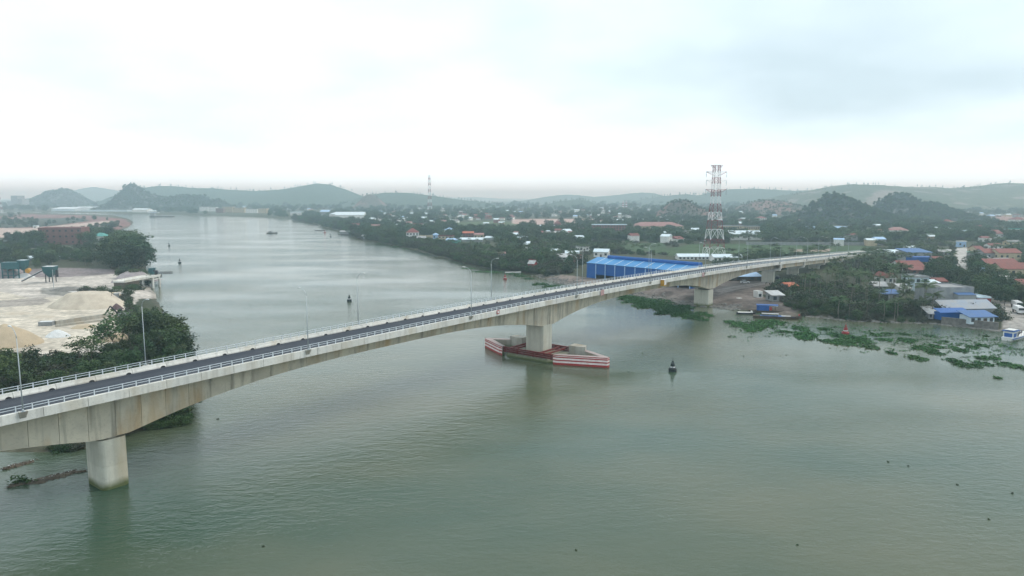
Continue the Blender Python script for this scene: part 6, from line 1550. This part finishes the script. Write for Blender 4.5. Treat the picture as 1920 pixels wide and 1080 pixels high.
mat_patch([(1370, 604, 16, 3), (1392, 609, 26, 6), (1412, 614, 26, 6), (1430, 608, 28, 7), (1408, 620, 18, 3), (1450, 604, 30, 6)], 'broad hyacinth mat below the moored boats', 3, 9)
mat_patch([(1500, 616, 14, 6), (1508, 628, 22, 7), (1505, 634, 20, 4), (1520, 626, 14, 4)], 'bushy hyacinth mat below the bank right of the boats', 4, 12)
mat_patch([(1555, 640, 24, 5), (1578, 642, 30, 7), (1600, 634, 30, 7), (1618, 642, 18, 5), (1566, 628, 18, 5)], 'hyacinth mat spreading under the red buoy', 5, 11)
mat_patch([(1632, 652, 16, 4), (1622, 650, 10, 2)], 'small hyacinth mat right of the red buoy mat', 6)
for i, (x, y, a_, b_) in enumerate(sorted(((1470, 622, 18, 2.5), (1545, 617, 16, 3), (1640, 628, 14, 3), (1655, 637, 18, 3), (1700, 640, 16, 4), (1670, 662, 9, 4), (1705, 637, 14, 2.5), (1731, 653, 20, 6), (1750, 662, 18, 4), (1718, 671, 20, 6), (1722, 653, 24, 3), (1755, 650, 14, 4), (1800, 657, 14, 4), (1788, 652, 10, 2), (1770, 640, 8, 2), (1820, 650, 12, 3), (1840, 648, 14, 3), (1812, 685, 30, 5), (1790, 677, 16, 5), (1845, 683, 18, 5), (1860, 672, 18, 3), (1893, 684, 24, 5), (1912, 690, 14, 3), (1838, 672, 14, 3), (1695, 627, 12, 1.8), (1870, 709, 6, 1.5), (1660, 625, 14, 1.6), (1740, 630, 12, 1.6), (1845, 630, 10, 1.5)))):
    mat_patch([(x, y, a_, b_), (x + a_ * .6, y + b_ * .4, a_ * .5, b_ * .5)], f'{("tiny", "small", "medium")[min(2, int(a_ * b_ / 26))]} hyacinth mat drifting off the right village, {i + 1}{({1: "st", 2: "nd", 3: "rd"}.get((i + 1) % 10, "th") if (i + 1) // 10 != 1 else "th")} from the left', 30 + i, 10)
mat_patch([(960, 514, 20, 2), (975, 518, 18, 2.2), (990, 523, 12, 2)], 'thin hyacinth mat at the bank beyond the bridge by the red buoy', 70, 5)
mat_patch([(1015, 533, 16, 3), (1035, 537, 22, 3), (1002, 534, 8, 2), (1022, 541, 6, 2)], 'hyacinth mat below the rocky spit beyond the bridge', 71, 6)
mat_patch([(905, 510, 24, 2), (880, 504, 16, 1.5), (930, 511, 16, 2)], 'flat dark plant fringe along the right bank beyond the bridge', 72, 4)
mat_patch([(720, 456, 18, 0.8), (745, 462, 16, 0.8), (765, 467, 14, 0.8)], 'long thin strip of floating plants off the far right bank', 73, 2)
rg = np.random.default_rng(77); fr = []
for _ in range(520):
    x = rg.uniform(1370, 1930); y = 604 + (x - 1370) / 560 * 52 + rg.normal(0, 13); c = at(x, y, 0); n = int(rg.integers(1, 7)); e = rg.normal(0, 1, (n, 2)) * np.array([0.9, 0.5])
    if ground_z(np.array([c.x]), np.array([c.y]))[0][0] > -0.2: continue
    fr.append(np.stack([c.x + e[:, 0], c.y + e[:, 1], np.full(n, 0.05)], -1))
v, f = leaf_quads(np.concatenate(fr), 3, np.array([0.2, 0.2, 0.05]), 0.34, rg, 0.3); v[:, 2] = np.abs(v[:, 2]) * 0.8 + 0.02
tag(obj('hyacinth_fragments', np_mesh('hyacinth_fragments', v, f, MT['hya'])), kind='stuff')
# drifting clumps
CLW = ['between the fendered pier and its buoy', 'on open water below the boats, right of two', 'on open water below the boats, left of two', 'at right, upper left of a loose pair', 'at right, lower right of a loose pair', 'at right below the loose pair', 'near the lower right corner', 'at the bottom left of the river', 'at the bottom middle of the river', 'under the bridge right of the green point', 'off the left thicket, leftmost of three', 'off the left thicket, middle of three', 'off the left thicket, rightmost of three', 'at the right picture edge', 'just right of the pair below the boats', 'below the bushy hyacinth mat', 'below the red buoy mat', 'right of the red buoy mat', 'near the bottom right of centre', 'left of the fendered pier', 'above the dark buoy by the pier', 'beyond the bridge below the far red buoy']
for i, (x, y) in enumerate(((1178, 697), (1463, 668), (1394, 668), (1665, 866), (1703, 874), (1795, 909), (1854, 974), (494, 1025), (1080, 1032), (408, 786), (395, 584), (432, 598), (470, 572), (1898, 925), (1474, 666), (1556, 653), (1576, 658), (1622, 656), (1495, 1022), (1010, 610), (1205, 662), (978, 541))):
    p = at(x, y, 0); o = empty('floating_clump', (p.x, p.y, 0), R.uniform(0, 6), 'small dark drifting clump of weeds ' + CLW[i], 'driftweed', 'drifting clumps'); o.scale = (0.85, 0.85, 0.7)
    rg = np.random.default_rng(i); s_ = R.uniform(0.06, 0.14) * (3.0 if i in (0, 9) else 1)
    c = rg.normal(0, 1, (14, 3)) * np.array([s_, s_ * .5, 0.08]); v, f = leaf_quads(c, 4, np.array([.06, .06, .04]), .09, rg, .4); v[:, 2] = np.abs(v[:, 2]) + .02
    obj('weed', np_mesh('weed', v, f, MT['leaf']), o)
    MB().tube([(-s_ * 1.3, 0, 0.02), (s_ * 1.3, 0.1, 0.05)], 0.06, 5).build('twig', MT['wood'], o)
# debris rafts by the first pier
def raft(pts, label, seed, green=None):
    rg = random.Random(seed); a0 = at(*pts[len(pts) // 2], 0); o = empty('debris_raft', (a0.x, a0.y, 0), 0, label, 'driftwood')
    W_ = [at(x, y, 0) - a0 for x, y in pts]; wd = 0.9 if seed == 1 else 1.25
    n = 34; m = MB(); ring = []
    base = []
    for t_ in np.linspace(0, len(W_) - 1, n):
        k = min(int(t_), len(W_) - 2); q_ = W_[k].lerp(W_[k + 1], t_ - k); d = (W_[k + 1] - W_[k]).normalized(); sd = Vector((-d.y, d.x, 0))
        ww = (0.18 + wd * math.sin(math.pi * t_ / (len(W_) - 1)) ** 0.6 * rg.uniform(.5, 1.15)) * (1.0 if pts[0][0] > 0 else 1)
        base.append([(q_ - sd * ww) + Vector((0, 0, .02)), (q_ - sd * ww * .5) + Vector((0, 0, rg.uniform(.12, .3))), (q_ + sd * ww * .5) + Vector((0, 0, rg.uniform(.12, .3))), (q_ + sd * ww) + Vector((0, 0, .02))])
    MB().sweep(base).build('silt_mat', MT['silt'], o)
    m = MB()
    for i in range(46):
        k = rg.randrange(n); c = sum(base[k], Vector()) / 4 + Vector((rg.uniform(-.6, .6), rg.uniform(-.6, .6), .1)); a_ = rg.uniform(0, 6.28); l = rg.uniform(.3, 1.1)
        m.tube([c, c + Vector((math.cos(a_) * l, math.sin(a_) * l, rg.uniform(-.02, .15)))], [.05, .02], 4)
    tag(m.build('twigs', MT['wood'], o), kind='stuff')
    m = MB()
    for i in range(9):
        k = rg.randrange(n); c = sum(base[k], Vector()) / 4 + Vector((rg.uniform(-.5, .5), rg.uniform(-.4, .4), .2)); m.box(c, (rg.uniform(.08, .25), rg.uniform(.05, .12), .05), rg.uniform(0, 3))
    tag(m.build('litter', MT['chalk'], o), kind='stuff')
    if green is not None:
        q_ = W_[green]; rg2 = np.random.default_rng(seed); c = rg2.normal(0, 1, (40, 3)) * np.array([.8, .5, .25]) + np.array([q_.x, q_.y, .45]); v, f = leaf_quads(c, 8, np.array([.2, .2, .15]), .2, rg2, .6); v[:, 2] = np.abs(v[:, 2])
        obj('sprouts', np_mesh('sprouts', v, f, MT['leaf2']), o)
raft([(5, 881), (20, 876), (40, 871), (64, 865)], 'upper small raft of driftwood and litter left of the first pier', 1)
raft([(14, 915), (40, 906), (70, 903), (95, 896), (115, 892), (135, 886), (162, 884)], 'long raft of driftwood with green sprouts beside the first pier', 2, 1)
